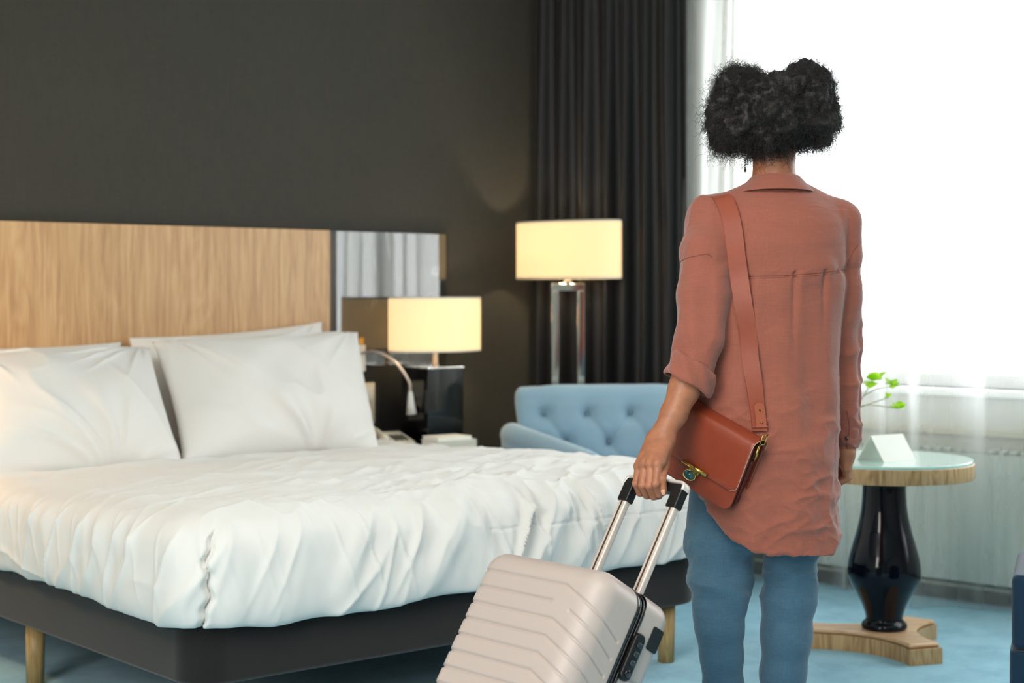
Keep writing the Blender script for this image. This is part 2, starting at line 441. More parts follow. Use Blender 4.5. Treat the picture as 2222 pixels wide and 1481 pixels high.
bm_ = MB(); wall_box(bm_, 0, 8.4, 0, .018, 0, .095); struct(bm_.build('baseboard_right', M_base))
bm_ = MB(); wall_box(bm_, 0, 8.4, 0, .03, .052, .064); struct(bm_.build('trim_2', M_trim))
struct(MB().box(4.45, 5.0, Y1 - .018, Y1, 0, .095).build('baseboard_back', M_base))
bm_ = MB(); wall_box(bm_, .95, 8.4, 0, .028, .625, .65); struct(bm_.build('trim_1', M_trim, bevel=.003))
# portal for the daylight coming through the opening
pc = W((WS0 + WS1) / 2, -.22, (WZ0 + WZ1) / 2)
area('window_portal', pc, (pc[0] + NW[0], pc[1] + NW[1], pc[2]), WS1 - WS0, WZ1 - WZ0, 1, (1, 1, 1), portal=True)

# ------------------------------------------------------------------ curtains
def folds(s, seed, waves):
    """irregular pleat phase along s"""
    r = np.random.RandomState(seed); x = 0; xs = [0]; 
    while x < s.max() + .5: x += r.uniform(*waves); xs.append(x)
    return np.interp(s, xs, np.arange(len(xs)) * math.pi)
def curtain(name, s0, s1, nbase, amp, waves, z0, z1, seed, mat, ns, lean=.0, sharp=1.0, hemspread=0.0):
    S = np.linspace(s0, s1, ns)[:, None]; Zt = np.linspace(z1, z0, 60)[None, :]
    t = (z1 - Zt) / (z1 - z0)
    r = np.random.RandomState(seed + 1)
    q = np.stack(np.broadcast_arrays(S * 1.2, Zt * .35, 0 * S + seed), -1)
    sh = vnoise(q, 1.0, seed) * lean * t
    ph = folds((S + sh - s0).clip(0), seed, waves)
    w = np.sin(ph); w = np.sign(w) * np.abs(w) ** sharp
    a = amp * (.55 + .55 * t) * (1 + .35 * vnoise(np.stack(np.broadcast_arrays(S * 4, Zt * .7, 0 * S), -1), 1, seed + 5))
    if nbase is None: nbase = .07 + .105 * sstep(.84, 1.18, S)
    n = nbase + a * w + .006 * vnoise(np.stack(np.broadcast_arrays(S * 22, Zt * 1.2, 0 * S), -1), 1, seed + 9)
    n = n + hemspread * sstep(.75, 1, t) * vnoise(np.stack(np.broadcast_arrays(S * 3, Zt, 0 * S), -1), 1, seed + 2)
    Sx = S + sh * .5 + .012 * np.cos(ph) * t + (S - (s0 + s1) / 2) * .03 * t
    P = np.stack([CORNER[0] + EW[0] * Sx + NW[0] * n, CORNER[1] + EW[1] * Sx + NW[1] * n, np.broadcast_to(Zt, n.shape)], -1)
    V, Q = grid_mesh(P); return mesh_obj(name, V, Q, mat)
c1 = curtain('blackout_curtain', .03, .87, .105, .030, (.045, .075), .015, ZC - .04, 3, M_curtain, 420, lean=.05, sharp=.8)
sol = c1.modifiers.new('Solid', 'SOLIDIFY'); sol.thickness = .004
tag(c1, 'floor-length black blackout curtain hanging in folds beside the bright window', 'curtain')
c2 = curtain('sheer_curtain', .84, 5.1, None, .030, (.035, .17), .006, ZC - .04, 21, M_sheer, 1500, lean=.16, hemspread=.09)
tag(c2, 'translucent white sheer curtain covering the window and radiator', 'curtain')
rl = MB(); wall_box(rl, .0, 5.4, .03, .21, ZC - .045, ZC - .001); tag(rl.build('curtain_rail', M_whitepl), 'white ceiling track carrying the black and sheer curtains', 'curtain rail')

# ------------------------------------------------------------------ radiator
rd = thing('radiator', 'long white panel radiator under the window behind the sheer curtain', 'radiator', W(1.24, .012, 0), math.atan2(EW[1], EW[0]))
RL = 2.6
m = MB().box(0, RL, .0, .0001, .1, .11)
prof = []; nfl = 46
for i in range(nfl * 4 + 1):
    x = .02 + (RL - .04) * i / (nfl * 4); prof.append((x, -.062 - .007 * (1 if (i % 4) in (1, 2) else 0)))
V = []; Fc = []
for i, (x, y) in enumerate(prof): V += [(x, y, .085), (x, y, .565)]
for i in range(len(prof) - 1): Fc.append((2 * i, 2 * i + 2, 2 * i + 3, 2 * i + 1))
mesh_obj('front_panel', V, Fc, M_rad, rd, False)
MB().box(.02, RL - .02, -.02, -.004, .085, .565).build('back_panel', M_rad, rd)
for x in (0, RL - .012): MB().box(x, x + .012, -.075, -.002, .085, .575).build('side_panel', M_rad, rd)
g = MB()
for i in range(60):
    x = .015 + (RL - .03) * i / 60; g.box(x, x + .02, -.072, -.006, .572, .58)
g.build('top_grille', M_rad, rd)['kind'] = 'stuff'
MB().tube([(.06, -.035, .0), (.06, -.035, .1)], .009).build('pipe', M_rad, rd)

# ------------------------------------------------------------------ bed
bed = thing('bed', 'double bed with dark grey upholstered base on round oak legs', 'bed', (2.91, 4.65, 0))
def rrect(x0, x1, y0, y1, r, n=10):
    P = []
    for cx, cy, a0 in ((x1 - r, y0 + r, -90), (x1 - r, y1 - r, 0), (x0 + r, y1 - r, 90), (x0 + r, y0 + r, 180)):
        for i in range(n + 1):
            a = math.radians(a0 + 90 * i / n); P.append((cx + r * math.cos(a), cy + r * math.sin(a)))
    return P
bx0, bx1, by0, by1 = 2.0 - 2.91, 3.82 - 2.91, 3.60 - 4.65, 5.66 - 4.65
MB().prism(rrect(bx0, bx1, by0, by1, .10), .184, .385).build('base', M_base_fab, bed, bevel=.012, angle=50)
MB().prism(rrect(bx0 + .03, bx1 - .03, by0 + .03, by1, .10), .385, .55).build('mattress', M_cotton, bed, bevel=.03, angle=50)
for lx, ly in ((bx0 + .055, 0.0), (bx0 + .10, by1 - .1), (bx1 - .115, by0 + .06), (bx1 - .06, 0.0), (bx1 - .06, by1 - .1), (-.05, .2)):
    MB().lathe([(.026, 0), (.029, .184)], (lx, ly, 0), 24).build('leg', M_leg, bed, True)
# headboard
hb = thing('headboard', 'wide oak veneer headboard panel behind the pillows', 'headboard', (2.9, 5.706, 0))
MB().box(1.98 - 2.9, 3.775 - 2.9, -.045, 0, .15, 1.419).build('panel', M_head, hb, bevel=.002)
MB().box(3.775 - 2.9, 3.812 - 2.9, -.03, 0, .15, 1.419).build('edge_strip', M_base, hb)
mp_ = thing('wall_panel', 'tall glossy smoked mirror panel behind the black table lamp', 'wall panel', (4.1, 5.708, 0))
MB().box(3.815 - 4.1, 4.39 - 4.1, -.03, 0, .0, 1.419).build('glass', M_mirror, mp_, bevel=.003)

# duvet
def duvet():
    x0, x1, y0, y1, r = 1.975, 3.845, 3.565, 5.42, .13
    cxm = (x0 + x1) / 2
    # perimeter, starting at head-left going along left side, foot, right side, head
    def per(n):
        L = [(x0, y1 - r), (x0, y0 + r)], None
        segs = []
        def line(a, b): segs.append(('l', np.array(a), np.array(b), np.linalg.norm(np.array(b) - np.array(a))))
        def arc(c, a0): segs.append(('a', np.array(c), a0, r * math.pi / 2))
        line((x0, y1 - r), (x0, y0 + r)); arc((x0 + r, y0 + r), 180)
        line((x0 + r, y0), (x1 - r, y0)); arc((x1 - r, y0 + r), 270)
        line((x1, y0 + r), (x1, y1 - r)); arc((x1 - r, y1 - r), 0)
        line((x1 - r, y1), (x0 + r, y1)); arc((x0 + r, y1 - r), 90)
        tot = sum(s[3] for s in segs); out = []; nor = []
        for s in segs:
            k = max(int(n * s[3] / tot), 3)
            for t in np.linspace(0, 1, k, endpoint=False):
                if s[0] == 'l':
                    d = (s[2] - s[1]) / s[3]; out.append(s[1] + (s[2] - s[1]) * t); nor.append((d[1], -d[0]))
                else:
                    a = math.radians(s[2] + 90 * t); nn = np.array([math.cos(a), math.sin(a)]); out.append(s[1] + r * nn); nor.append(nn)
        return np.array(out), np.array(nor)
    P, Nn = per(1500)
    # outward normals for the straight runs: rotate right of travel = outside for this order
    c = np.array([cxm, (y0 + y1) / 2])
    fl = ((P - c) * Nn).sum(1) < 0; Nn[fl] *= -1
    arcl = np.concatenate([[0], np.cumsum(np.linalg.norm(np.diff(P, axis=0), axis=1))])
    med = np.stack([np.full(len(P), cxm), np.clip(P[:, 1], y0 + .85, y1 - .85)], 1)
    rows = []
    foot = sstep(y0 + .35, y0, P[:, 1])
    # top rings
    nt = 110
    inner = P - Nn * .13
    for t in np.linspace(0, 1, nt):
        q = med + (inner - med) * t
        z = np.full(len(P), .612) + .012 * (1 - t ** 2)
        rows.append(np.column_stack([q, z]))
    prof = [(-.13, .612), (-.09, .611), (-.05, .600), (-.015, .580), (.01, .550), (.022, .515), (.028, .475), (.032, .43), (.030, .385), (.02, .352), (.005, .338), (-.012, .342), (-.02, .36)]
    pr = catmull(prof, 10)
    for o, z in pr[1:]:
        rows.append(np.column_stack([P + Nn * o, np.full(len(P), z)]))
    G = np.array(rows)                                   # (rings, perim, 3)
    R = np.arange(len(rows))[:, None]
    side = np.clip((R - nt) / (len(rows) - nt), 0, 1)     # 0 on top .. 1 at hem
    X, Y, Z = G[..., 0], G[..., 1], G[..., 2]
    s = np.broadcast_to(arcl[None], X.shape)
    nx = np.broadcast_to(Nn[None, :, 0], X.shape); ny = np.broadcast_to(Nn[None, :, 1], X.shape)
    # broad softness on top
    T3 = np.stack([X, Y, 0 * X], -1)
    def streak(c, l, f, st, seed, sh=2.4):
        # long folds: c across, l along, st = stretch
        w = .35 * vnoise(np.stack([c * f * .35, l * f / st * 1.5, 0 * c + seed], -1), 1, seed + 50)
        return ridge(np.stack([c * f + w, l * f / st, 0 * c + seed], -1), 1.0, seed, sh) - .33
    top = .012 * fbm(T3, 2.0, 2, 1)
    top = top + .012 * streak(Y + .25 * X, X, 6.0, 6, 3) + .009 * streak(Y - .35 * X, X, 11, 7, 5) + .006 * streak(X + .5 * Y, Y, 12, 6, 7)
    crz = np.exp(-((X - 3.1) / .6) ** 2) * sstep(y0 + .9, y0 + .1, Y)
    top = top + crz * (.022 * streak(Y + .15 * X, X, 12, 4, 8) + .015 * streak(Y - .5 * X, X, 20, 5, 10))
    # edge fold across the pillows' feet
    top = top + .012 * np.exp(-((Y - (4.93 + .03 * np.sin(X * 5))) / .035) ** 2)
    wtop = 1 - sstep(0, .35, side)
    # side drape: vertical soft folds with diagonal gathers near the top edge
    zz = (.61 - Z) / .27
    S3 = np.stack([s, Z, 0 * s], -1)
    gath = sstep(.0, .25, side) * (1 - sstep(.45, .8, side))
    dz = s + .5 * (.6 - Z) * np.where(s > 0, 1, 1)
    fine = streak(s + .55 * (.6 - Z), Z, 13, 9, 11, 3.2)
    fine2 = streak(s - .35 * (.6 - Z), Z, 21, 10, 17, 2.8)
    amp_run = .22 + 1.0 * np.exp(-((X - 3.05) / .42) ** 2) * foot[None]
    drape = .010 * vnoise(np.stack([s, Z * .25, 0 * s], -1), 5.5, 4)
    drape = drape * sstep(.15, .6, side) + gath * amp_run * (.034 * fine + .022 * fine2)
    drape = drape + (.015 * streak(s + .12 * np.sin(Z * 9), Z, 6.5, 8, 31, 3) + .009 * streak(s - .3 * Z, Z, 13, 9, 33, 3)) * sstep(.1, .4, side)
    drape = drape + (.006 * streak(Z + .2 * s, s, 9, 5, 37, 3)) * sstep(.2, .5, side) * (1 - foot[None])
    # hem band stitched line
    drape = drape - .0035 * np.exp(-((Z - (.498 + .004 * np.sin(s * 3))) / .0035) ** 2) * (X > 2.9) * (foot[None] > .8)
    # corner crease of the opening (near corner)
    sc = arcl[np.argmin(np.abs(P[:, 0] - (x0 + .055)) + np.abs(P[:, 1] - (y0 + .02)))]
    wob = .007 * np.sin(Z * 34) + .004 * np.sin(Z * 110) + (Z - .45) * .10
    cre = np.exp(-((s - sc - wob) / .0055) ** 2) * sstep(.2, .35, side) * (1 - sstep(.93, .99, side))
    puff = np.exp(-((s - sc - .05) / .045) ** 2) + .8 * np.exp(-((s - sc + .06) / .05) ** 2)
    drape = drape - .035 * cre + .012 * puff * sstep(.2, .5, side)
    G[..., 0] += nx * drape; G[..., 1] += ny * drape
    hem = (.020 * fbm(np.stack([s, 0 * s, 0 * s], -1), 2.3, 2, 12) + .008 * vnoise(np.stack([s, 0 * s, 0 * s], -1), 9, 14) - .012 * np.exp(-((s - sc - .08) / .12) ** 2)) * sstep(.45, 1, side)
    G[..., 2] += top * wtop + hem - .040 * sstep(4.0, 5.4, Y) * wtop
    # head end sinks under pillows
    V, Q = grid_mesh(G, False, True); Q = Q[:, ::-1]
    return V, Q, sc
V, Q, _sc = duvet()
# orientation check
nz = vnormals(V, Q)
if nz[: len(V) // 3, 2].mean() < 0: Q = Q[:, ::-1]
dv = mesh_obj('duvet', V, Q, M_cotton); tag(dv, 'thick rumpled white duvet draped over the bed and its foot end', 'duvet')

def pillow(name, BL, BR, TR, TL, thick, seed, label):
    n = 110; u, v = np.meshgrid(np.linspace(-1, 1, n), np.linspace(-1, 1, n), indexing='ij')
    BL, BR, TR, TL = map(np.array, (BL, BR, TR, TL))
    # pull sides in between the pointed corners
    uu = u * (1 - .055 * (1 - v ** 2) ** 1.0); vv = v * (1 - .07 * (1 - u ** 2) ** 1.0)
    a = (uu + 1) / 2; b = (vv + 1) / 2
    P = ((1 - a) * (1 - b))[..., None] * BL + (a * (1 - b))[..., None] * BR + (a * b)[..., None] * TR + ((1 - a) * b)[..., None] * TL
    nrm = np.cross(BR - BL, TL - BL); nrm = nrm / np.linalg.norm(nrm)
    h = ((1 - np.abs(u) ** 2.6) * (1 - np.abs(v) ** 2.6)).clip(0) ** .55
    out = []
    for sgn in (1, -1):
        q = np.stack(np.broadcast_arrays(u * 1.4, v, 0 * u + seed + sgn * 3), -1)
        ang = np.arctan2(v, u); rad = np.sqrt(u * u + v * v)
        w = .014 * fbm(q, 1.3, 2, seed)
        ed = sstep(.35, .95, np.maximum(np.abs(u), np.abs(v)))
        def stk(c, l, f, st, sd, sh=2.8): 
            wq = .3 * vnoise(np.stack([c * f * .4, l * f / st, 0 * c + sd], -1), 1, sd + 40)
            return ridge(np.stack([c * f + wq, l * f / st, 0 * c + sd], -1), 1.0, sd, sh) - .33
        lowm = sstep(.15, -.7, v)
        a1 = np.arctan2(v + 1.15, u - .35); r1 = np.hypot(v + 1.15, u - .35)
        a2 = np.arctan2(v - 1.0, u - .9); r2 = np.hypot(v - 1.0, u - .9)
        a3 = np.arctan2(v - 1.0, u + .9); r3 = np.hypot(v - 1.0, u + .9)
        w = w + .032 * stk(a1 * 1.6, r1, 2.6, 5, seed + 2) * np.exp(-(r1 / .95) ** 3)
        w = w + .024 * stk(a2 * 1.6, r2, 3.0, 5, seed + 4) * np.exp(-(r2 / .8) ** 3) + .024 * stk(a3 * 1.6, r3, 3.0, 5, seed + 6) * np.exp(-(r3 / .8) ** 3)
        w = w + .010 * stk(u + .5 * v, v, 2.2, 4, seed + 8)
        out.append(P + nrm * (sgn * (h * thick * (.62 if sgn > 0 else .38)) + sgn * w * h ** .6)[..., None])
    V0, Q0 = grid_mesh(out[0]); V1, Q1 = grid_mesh(out[1])
    V = np.vstack([V0, V1]); Qa = np.vstack([Q0[:, ::-1] * 0 + Q0, Q1[:, ::-1] + len(V0)])
    o = mesh_obj(name, V, Qa, M_cotton)
    wd = o.modifiers.new('Weld', 'WELD'); wd.merge_threshold = .0004
    return tag(o, label, 'pillow', 'pillows on the bed')
pillow('pillow', (2.80, 5.50, .570), (3.68, 5.50, .570), (3.70, 5.61, 1.045), (2.845, 5.61, .995), .15, 3, 'back white pillow upright against headboard beside the smoked glass panel')
pillow('pillow', (1.98, 5.50, .570), (2.80, 5.50, .570), (2.815, 5.61, .98), (2.0, 5.61, .975), .15, 8, 'back white pillow against headboard, farther from the telephone, mostly hidden')
pillow('pillow', (2.745, 5.02, .570), (3.61, 5.08, .570), (3.745, 5.42, 1.005), (2.83, 5.40, .985), .22, 14, 'front white pillow leaning nearest to the bedside telephone')
pillow('pillow', (1.98, 4.98, .570), (2.73, 4.98, .570), (2.82, 5.40, .965), (2.06, 5.40, .945), .22, 25, 'front white pillow at the frame edge, in front of hidden back pillow')

# ------------------------------------------------------------------ nightstand and what stands on it
ns = thing('nightstand', 'black glossy nightstand between the bed and pale blue armchair', 'nightstand', (4.085, 5.40, 0))
MB().box(-.245, .245, -.27, .27, .04, .50).build('body', M_black, ns, bevel=.004)
MB().box(-.255, .255, -.285, .275, .505, .53).build('top', M_black, ns, bevel=.003)
for z in (.06, .285):
    dr = MB().box(-.235, .235, -.285, -.27, z, z + .21).build('drawer', M_black, ns, bevel=.003)
    MB().box(-.06, .06, -.30, -.285, z + .10, z + .11).build('drawer_handle', M_chrome, dr, bevel=.002)
MB().box(-.23, .23, -.25, .25, 0, .04).build('plinth', M_blackmat, ns)

tl = thing('table_lamp', 'table lamp with glowing cream oval shade on square black block', 'lamp', (4.185, 5.505, .53))
MB().box(-.093, .093, -.09, .09, 0, .318).build('block', M_black, tl, bevel=.002)
MB().box(-.095, .095, -.092, .092, .318, .324).build('top_plate', M_chrome, tl, bevel=.001)
MB().lathe([(.011, 0), (.011, .16)], (.012, 0, .322), 20).build('stem', M_brushed, tl, True)
def shade(parent, cx, cy, z0, z1, rx, ry):
    th = .002; pr = [(1, z0), (1, z1), (1 - th / rx, z1), (1 - th / rx, z0), (1, z0)]
    o = MB().lathe(pr, (cx, cy, 0), 72, rx, ry, cap=False).build('lamp_shade', M_shade, parent, True)
    e = o.modifiers.new('Edge', 'EDGE_SPLIT'); e.split_angle = math.radians(40)
    for z in (z0 + .002, z1 - .002):
        MB().lathe([(1.002, z - .004), (1.006, z), (1.002, z + .004), (.99, z), (1.002, z - .004)], (cx, cy, 0), 72, rx, ry, cap=False).build('trim_edge', M_cream, o, True)
    sp = MB()
    for a in (0, 2.1, 4.2): sp.tube([(cx, cy, z1 - .03), (cx + rx * .98 * math.cos(a), cy + ry * .98 * math.sin(a), z1 - .012)], .002, 6)
    sp.build('spider', M_brushed, parent)
    MB().lathe([(.008, -.05), (.014, -.045), (.014, -.02), (.026, .01), (.028, .03), (.018, .05), (.004, .056)], (cx, cy, (z0 + z1) / 2), 20).build('bulb', M_whitepl, parent, True)
shade(tl, .012, 0, .388, .612, .225, .125)
point('bedside_bulb', (4.215, 5.505, 1.03), 6.0, (1.0, .78, .50), .03)

ph = thing('telephone', 'black desk telephone with cream handset on the nightstand', 'telephone', (3.935, 5.47, .53), math.radians(-14))
MB().add([(-.09, -.1, 0), (.09, -.1, 0), (.09, .1, 0), (-.09, .1, 0), (-.09, -.1, .02), (.09, -.1, .02), (.09, .1, .055), (-.09, .1, .055)],
         [(3, 2, 1, 0), (4, 5, 6, 7), (0, 1, 5, 4), (1, 2, 6, 5), (2, 3, 7, 6), (3, 0, 4, 7)]).build('body', M_blackmat, ph, bevel=.006)
def slope(y): return .0205 + (y + .1) * .175
hs = MB(); pts = [(-.055, y, slope(y) + .012 + .016 * (1 - (y / .1) ** 2)) for y in np.linspace(-.095, .095, 12)]
hs.tube(pts, [.020, .022, .018, .015, .014, .014, .014, .014, .015, .018, .022, .020], 14).build('handset', M_cream, ph, True)
kp = MB().add([(-.02, -.085, slope(-.085)), (.08, -.085, slope(-.085)), (.08, .085, slope(.085)), (-.02, .085, slope(.085)), (-.02, -.085, slope(-.085) + .006), (.08, -.085, slope(-.085) + .006), (.08, .085, slope(.085) + .006), (-.02, .085, slope(.085) + .006)],
         [(3, 2, 1, 0), (4, 5, 6, 7), (0, 1, 5, 4), (1, 2, 6, 5), (2, 3, 7, 6), (3, 0, 4, 7)]).build('keypad_panel', M_cream, ph, bevel=.002)
kb = MB()
for i in range(3):
    for j in range(4):
        x = .005 + i * .022; y = -.06 + j * .022; z = slope(y) + .006; kb.box(x, x + .014, y, y + .014, z, z + .005)
kb.build('keys', M_blackmat, kp)['kind'] = 'stuff'

def book(x, y, z, w, d, h, rz, col, label):
    b = thing('book', label, 'book', (x, y, z), math.radians(rz), 'books stacked on the nightstand')
    mc = simple('cover_%d' % int(z * 1000), col, .5)
    MB().box(-w / 2 + .004, w / 2 - .004, -d / 2 + .004, d / 2 - .003, .002, h - .002).build('pages', M_paper, b)
    MB().box(-w / 2, w / 2, -d / 2, d / 2, h - .002, h).box(-w / 2, w / 2, -d / 2, d / 2, 0, .002).box(-w / 2, w / 2, -d / 2, -d / 2 + .003, .002, h - .002).build('cover', mc, b)
book(4.045, 5.215, .53, .19, .12, .020, -4, (225, 222, 205), 'bottom book of the stack on the nightstand, pale cream cover')
book(4.045, 5.215, .550, .19, .12, .026, -4, (196, 196, 184), 'middle book of the stack on nightstand, greyish spine')
book(4.035, 5.215, .576, .165, .11, .014, -2, (236, 234, 220), 'topmost thin white book of the stack on the nightstand')

sw = thing('wall_socket', 'white double plate with light switch above a power socket', 'socket', (3.962, 5.68, .70))
MB().box(-.043, .043, -.012, 0, -.085, .085).build('plate', M_cream, sw, bevel=.003)
MB().box(-.028, .028, -.017, -.012, .012, .068).build('switch', M_whitepl, sw, bevel=.002)
MB().lathe([(.024, 0), (.024, .006), (.020, .0061), (.018, .001)], (0, 0, 0), 28).build('socket_cup', M_cream, sw, True, M=Matrix.Translation((0, -.012, -.042)) @ Matrix.Rotation(math.radians(90), 4, 'X'))
MB().lathe([(.017, 0), (.017, .002)], (0, 0, 0), 24).build('socket_hole', M_blackmat, sw, True, M=Matrix.Translation((0, -.0135, -.042)) @ Matrix.Rotation(math.radians(90), 4, 'X'))

rl_ = thing('reading_lamp', 'small white gooseneck reading lamp fixed beside the headboard', 'lamp', (3.925, 5.68, .90))
MB().box(-.022, .022, -.028, 0, -.065, .045).build('wall_mount', M_whitepl, rl_, bevel=.004)
MB().box(-.008, .018, -.02, 0, .045, .075).build('switch_knob', M_brass, rl_, bevel=.002)
gn = catmull([(0, -.028, .01), (.02, -.09, .02), (.07, -.16, -.02), (.115, -.20, -.10), (.125, -.20, -.15)], 10)
MB().tube([tuple(p) for p in gn], .006, 10).build('gooseneck', M_brushed, rl_, True)
hd = MB().tube([(.125, -.20, -.145), (.126, -.20, -.16), (.128, -.20, -.20), (.132, -.20, -.24)], [.008, .011, .016, .022], 20).build('lamp_head', M_whitepl, rl_, True)

# ------------------------------------------------------------------ armchair
def c2r(X, Z): return X * CX + Z * CZ
ac_o = c2r(.40, 6.82)
ac = thing('armchair', 'pale blue button-tufted armchair in front of the black curtain', 'armchair', (ac_o[0], ac_o[1], 0), -YAW + math.radians(6))
# local: x right, y away from the viewer, z up; front faces -y
def puff(P0, P1, hx, hy, hz): pass
bk = Field((-.46, -.10, .30), (.46, .17, .82), .008)
bk.loft([(.33, 0, .36, .02, .05), (.45, 0, .365, .015, .055), (.60, 0, .372, .02, .055), (.70, 0, .385, .025, .055), (.745, 0, .385, .03, .05), (.765, 0, .375, .03, .036), (.775, 0, .36, .03, .012)], 0, 6)
V, Q = bk.mesh(); N_ = vnormals(V, Q)
btn = [(x + (.09 if r % 2 else 0), z) for r, z in enumerate((.665, .545, .43)) for x in (-.27, -.09, .09, .27)]
btn = [(x, z) for x, z in btn if abs(x) < .33]
disp = np.zeros(len(V)); fr = N_[:, 1] < -.3
for x, z in btn:
    d2 = (V[:, 0] - x) ** 2 + (V[:, 2] - z) ** 2; disp -= .024 * np.exp(-d2 / .0009) + .012 * np.exp(-d2 / .005)
for x, z in btn:
    for x2, z2 in btn:
        if z2 < z and abs(abs(x2 - x) - .09) < .02 and z - z2 < .15:
            a = np.array([x, z]); b = np.array([x2, z2]); d = b - a; t = np.clip(((V[:, 0] - a[0]) * d[0] + (V[:, 2] - a[1]) * d[1]) / (d @ d), 0, 1)
            dd = (V[:, 0] - a[0] - t * d[0]) ** 2 + (V[:, 2] - a[1] - t * d[1]) ** 2; disp -= .006 * np.exp(-dd / .00012)
V = V + N_ * (disp * fr + .012 * fr * sstep(.38, .2, np.abs(V[:, 0])))[:, None]
mesh_obj('backrest', V, Q, M_blue_fab, ac)
bb = MB()
for x, z in btn:
    bt = MB().lathe([(.001, .006), (.007, .0045), (.010, 0), (.007, -.003)], (0, 0, 0), 16).build('button', M_blue_btn, ac, True, M=Matrix.Translation((x, -.012, z)) @ Matrix.Rotation(math.radians(90), 4, 'X'))
def arm(side):
    f = Field((-.46, -.75, .10), (.46, .10, .66), .009)
    if side < 0: pts = [(-.40, .04, .575), (-.385, -.10, .575), (-.28, -.30, .545), (-.15, -.50, .505)]; 
    else: pts = [(.40, .04, .575), (.415, -.10, .57), (.42, -.30, .545), (.42, -.52, .505)]
    c = catmull(pts, 6); f.chain([tuple(p) for p in c], [.048] * len(c), .01)
    for k in range(8):
        dz = -.05 * (k + 1); f.chain([(p[0], p[1], max(p[2] + dz, .17)) for p in c], [.04] * len(c), .02)
    V, Q = f.mesh(); return mesh_obj('armrest', V, Q, M_blue_fab, ac)
arm(-1); arm(1)
MB().prism(rrect(-.35, .37, -.55, .0, .05), .16, .34).build('seat_base', M_blue_fab, ac, bevel=.015, angle=50)
MB().prism(rrect(-.20, .35, -.56, -.03, .06), .34, .46).build('seat', M_blue_fab, ac, bevel=.035, seg=4, angle=50)
for x, y in ((-.25, -.45), (.40, -.46), (-.35, .04), (.34, .04)):
    MB().lathe([(.011, 0), (.018, .17)], (x, y, 0), 16).build('leg', M_blackmat, ac, True)

# ------------------------------------------------------------------ floor lamp
fl_p = np.array([4.795, 5.335])
fl = thing('floor_lamp', 'tall floor lamp with glowing drum shade on rectangular chrome frame', 'lamp', (fl_p[0], fl_p[1], 0), -YAW)
for x in (-.056, .056): MB().box(x - .0155, x + .0155, -.0155, .0155, .02, 1.172).build('post', M_chrome, fl, bevel=.002)
MB().box(-.0715, .0715, -.0155, .0155, 1.172, 1.203).build('top_bar', M_chrome, fl, bevel=.002)
MB().box(-.13, .13, -.09, .09, 0, .02).build('foot_plate', M_chrome, fl, bevel=.003)
MB().lathe([(.010, 1.203), (.018, 1.207), (.018, 1.215), (.010, 1.22), (.010, 1.30)], n=20).build('stem', M_chrome, fl, True)
shade(fl, 0, 0, 1.224, 1.472, .272, .098)
for o_ in list(fl.children):
    if o_.name.split('.')[0] in ('lamp_shade', 'spider'): o_.rotation_euler = (0, 0, math.atan2(5.62 - 5.05, 4.737 - 4.867) + YAW)
point('floor_lamp_bulb', (fl_p[0], fl_p[1], 1.345), 13.0, (1.0, .78, .50), .035)

# ------------------------------------------------------------------ round pedestal table
tb = thing('side_table', 'round glass-topped oak table on glossy dark blue baluster pedestal', 'table', (4.388, 3.337, 0), -YAW)
R_ = .286
MB().lathe([(.0, .563), (R_ - .002, .563), (R_, .566), (R_, .610), (R_ - .003, .612), (.0, .612)], n=96, cap=False).build('table_rim', M_tabw, tb, True).modifiers.new('E', 'EDGE_SPLIT').split_angle = .6
MB().lathe([(.0, .612), (R_ - .004, .612), (R_ - .003, .620), (R_ - .005, .622), (.0, .622)], n=96, cap=False).build('glass_top', M_glass_top, tb, True).modifiers.new('E', 'EDGE_SPLIT').split_angle = .6
pp = [(1045, 46), (1075, 47), (1110, 50), (1145, 57), (1180, 67), (1210, 75), (1232, 78), (1250, 77), (1270, 69), (1290, 58), (1310, 48), (1330, 41), (1342, 40), (1350, 47), (1357, 49), (1363, 46)]
pr = [(hw / 664, 1.16 - (py - HORIZON) / 664) for py, hw in pp]
pr = catmull(pr, 6); pr = [(r, z) for r, z in pr][::-1]; pr[0] = (pr[0][0], .066)
pr[-1] = (pr[-1][0], .563)
m_ped = simple('midnight_glaze', (6, 10, 20), .06, var=.15, nscale=6, spec=.28)
MB().lathe([(0, pr[0][1])] + pr + [(0, pr[-1][1])], n=96, cap=False).build('pedestal', m_ped, tb, True)
def tri_foot(scale, z0, z1, name, mat, bev):
    P = []
    ends = [168, 288, 48]
    for k in range(3):
        a = math.radians(ends[k]); d = np.array([math.cos(a), math.sin(a)]); p = np.array([-d[1], d[0]])
        L_ = .252 * scale; w_ = .058 * scale
        e0 = d * L_ - p * w_; e1 = d * L_ + p * w_
        P += [tuple(e0), tuple(e1)]
        a2 = math.radians(ends[(k + 1) % 3]); d2 = np.array([math.cos(a2), math.sin(a2)]); p2 = np.array([-d2[1], d2[0]])
        nx_ = d2 * L_ - p2 * w_
        mid = (e1 + nx_) / 2; cpt = mid * .22
        for t in np.linspace(.08, .92, 14):
            q = (1 - t) ** 2 * e1 + 2 * t * (1 - t) * cpt + t * t * nx_; P.append(tuple(q))
    return MB().prism(P, z0, z1).build(name, mat, tb, bevel=bev, angle=25)
tri_foot(1.0, 0, .05, 'foot_block', M_tabw, .001)
tri_foot(.965, .05, .066, 'foot_top', M_tabw_top, .008)

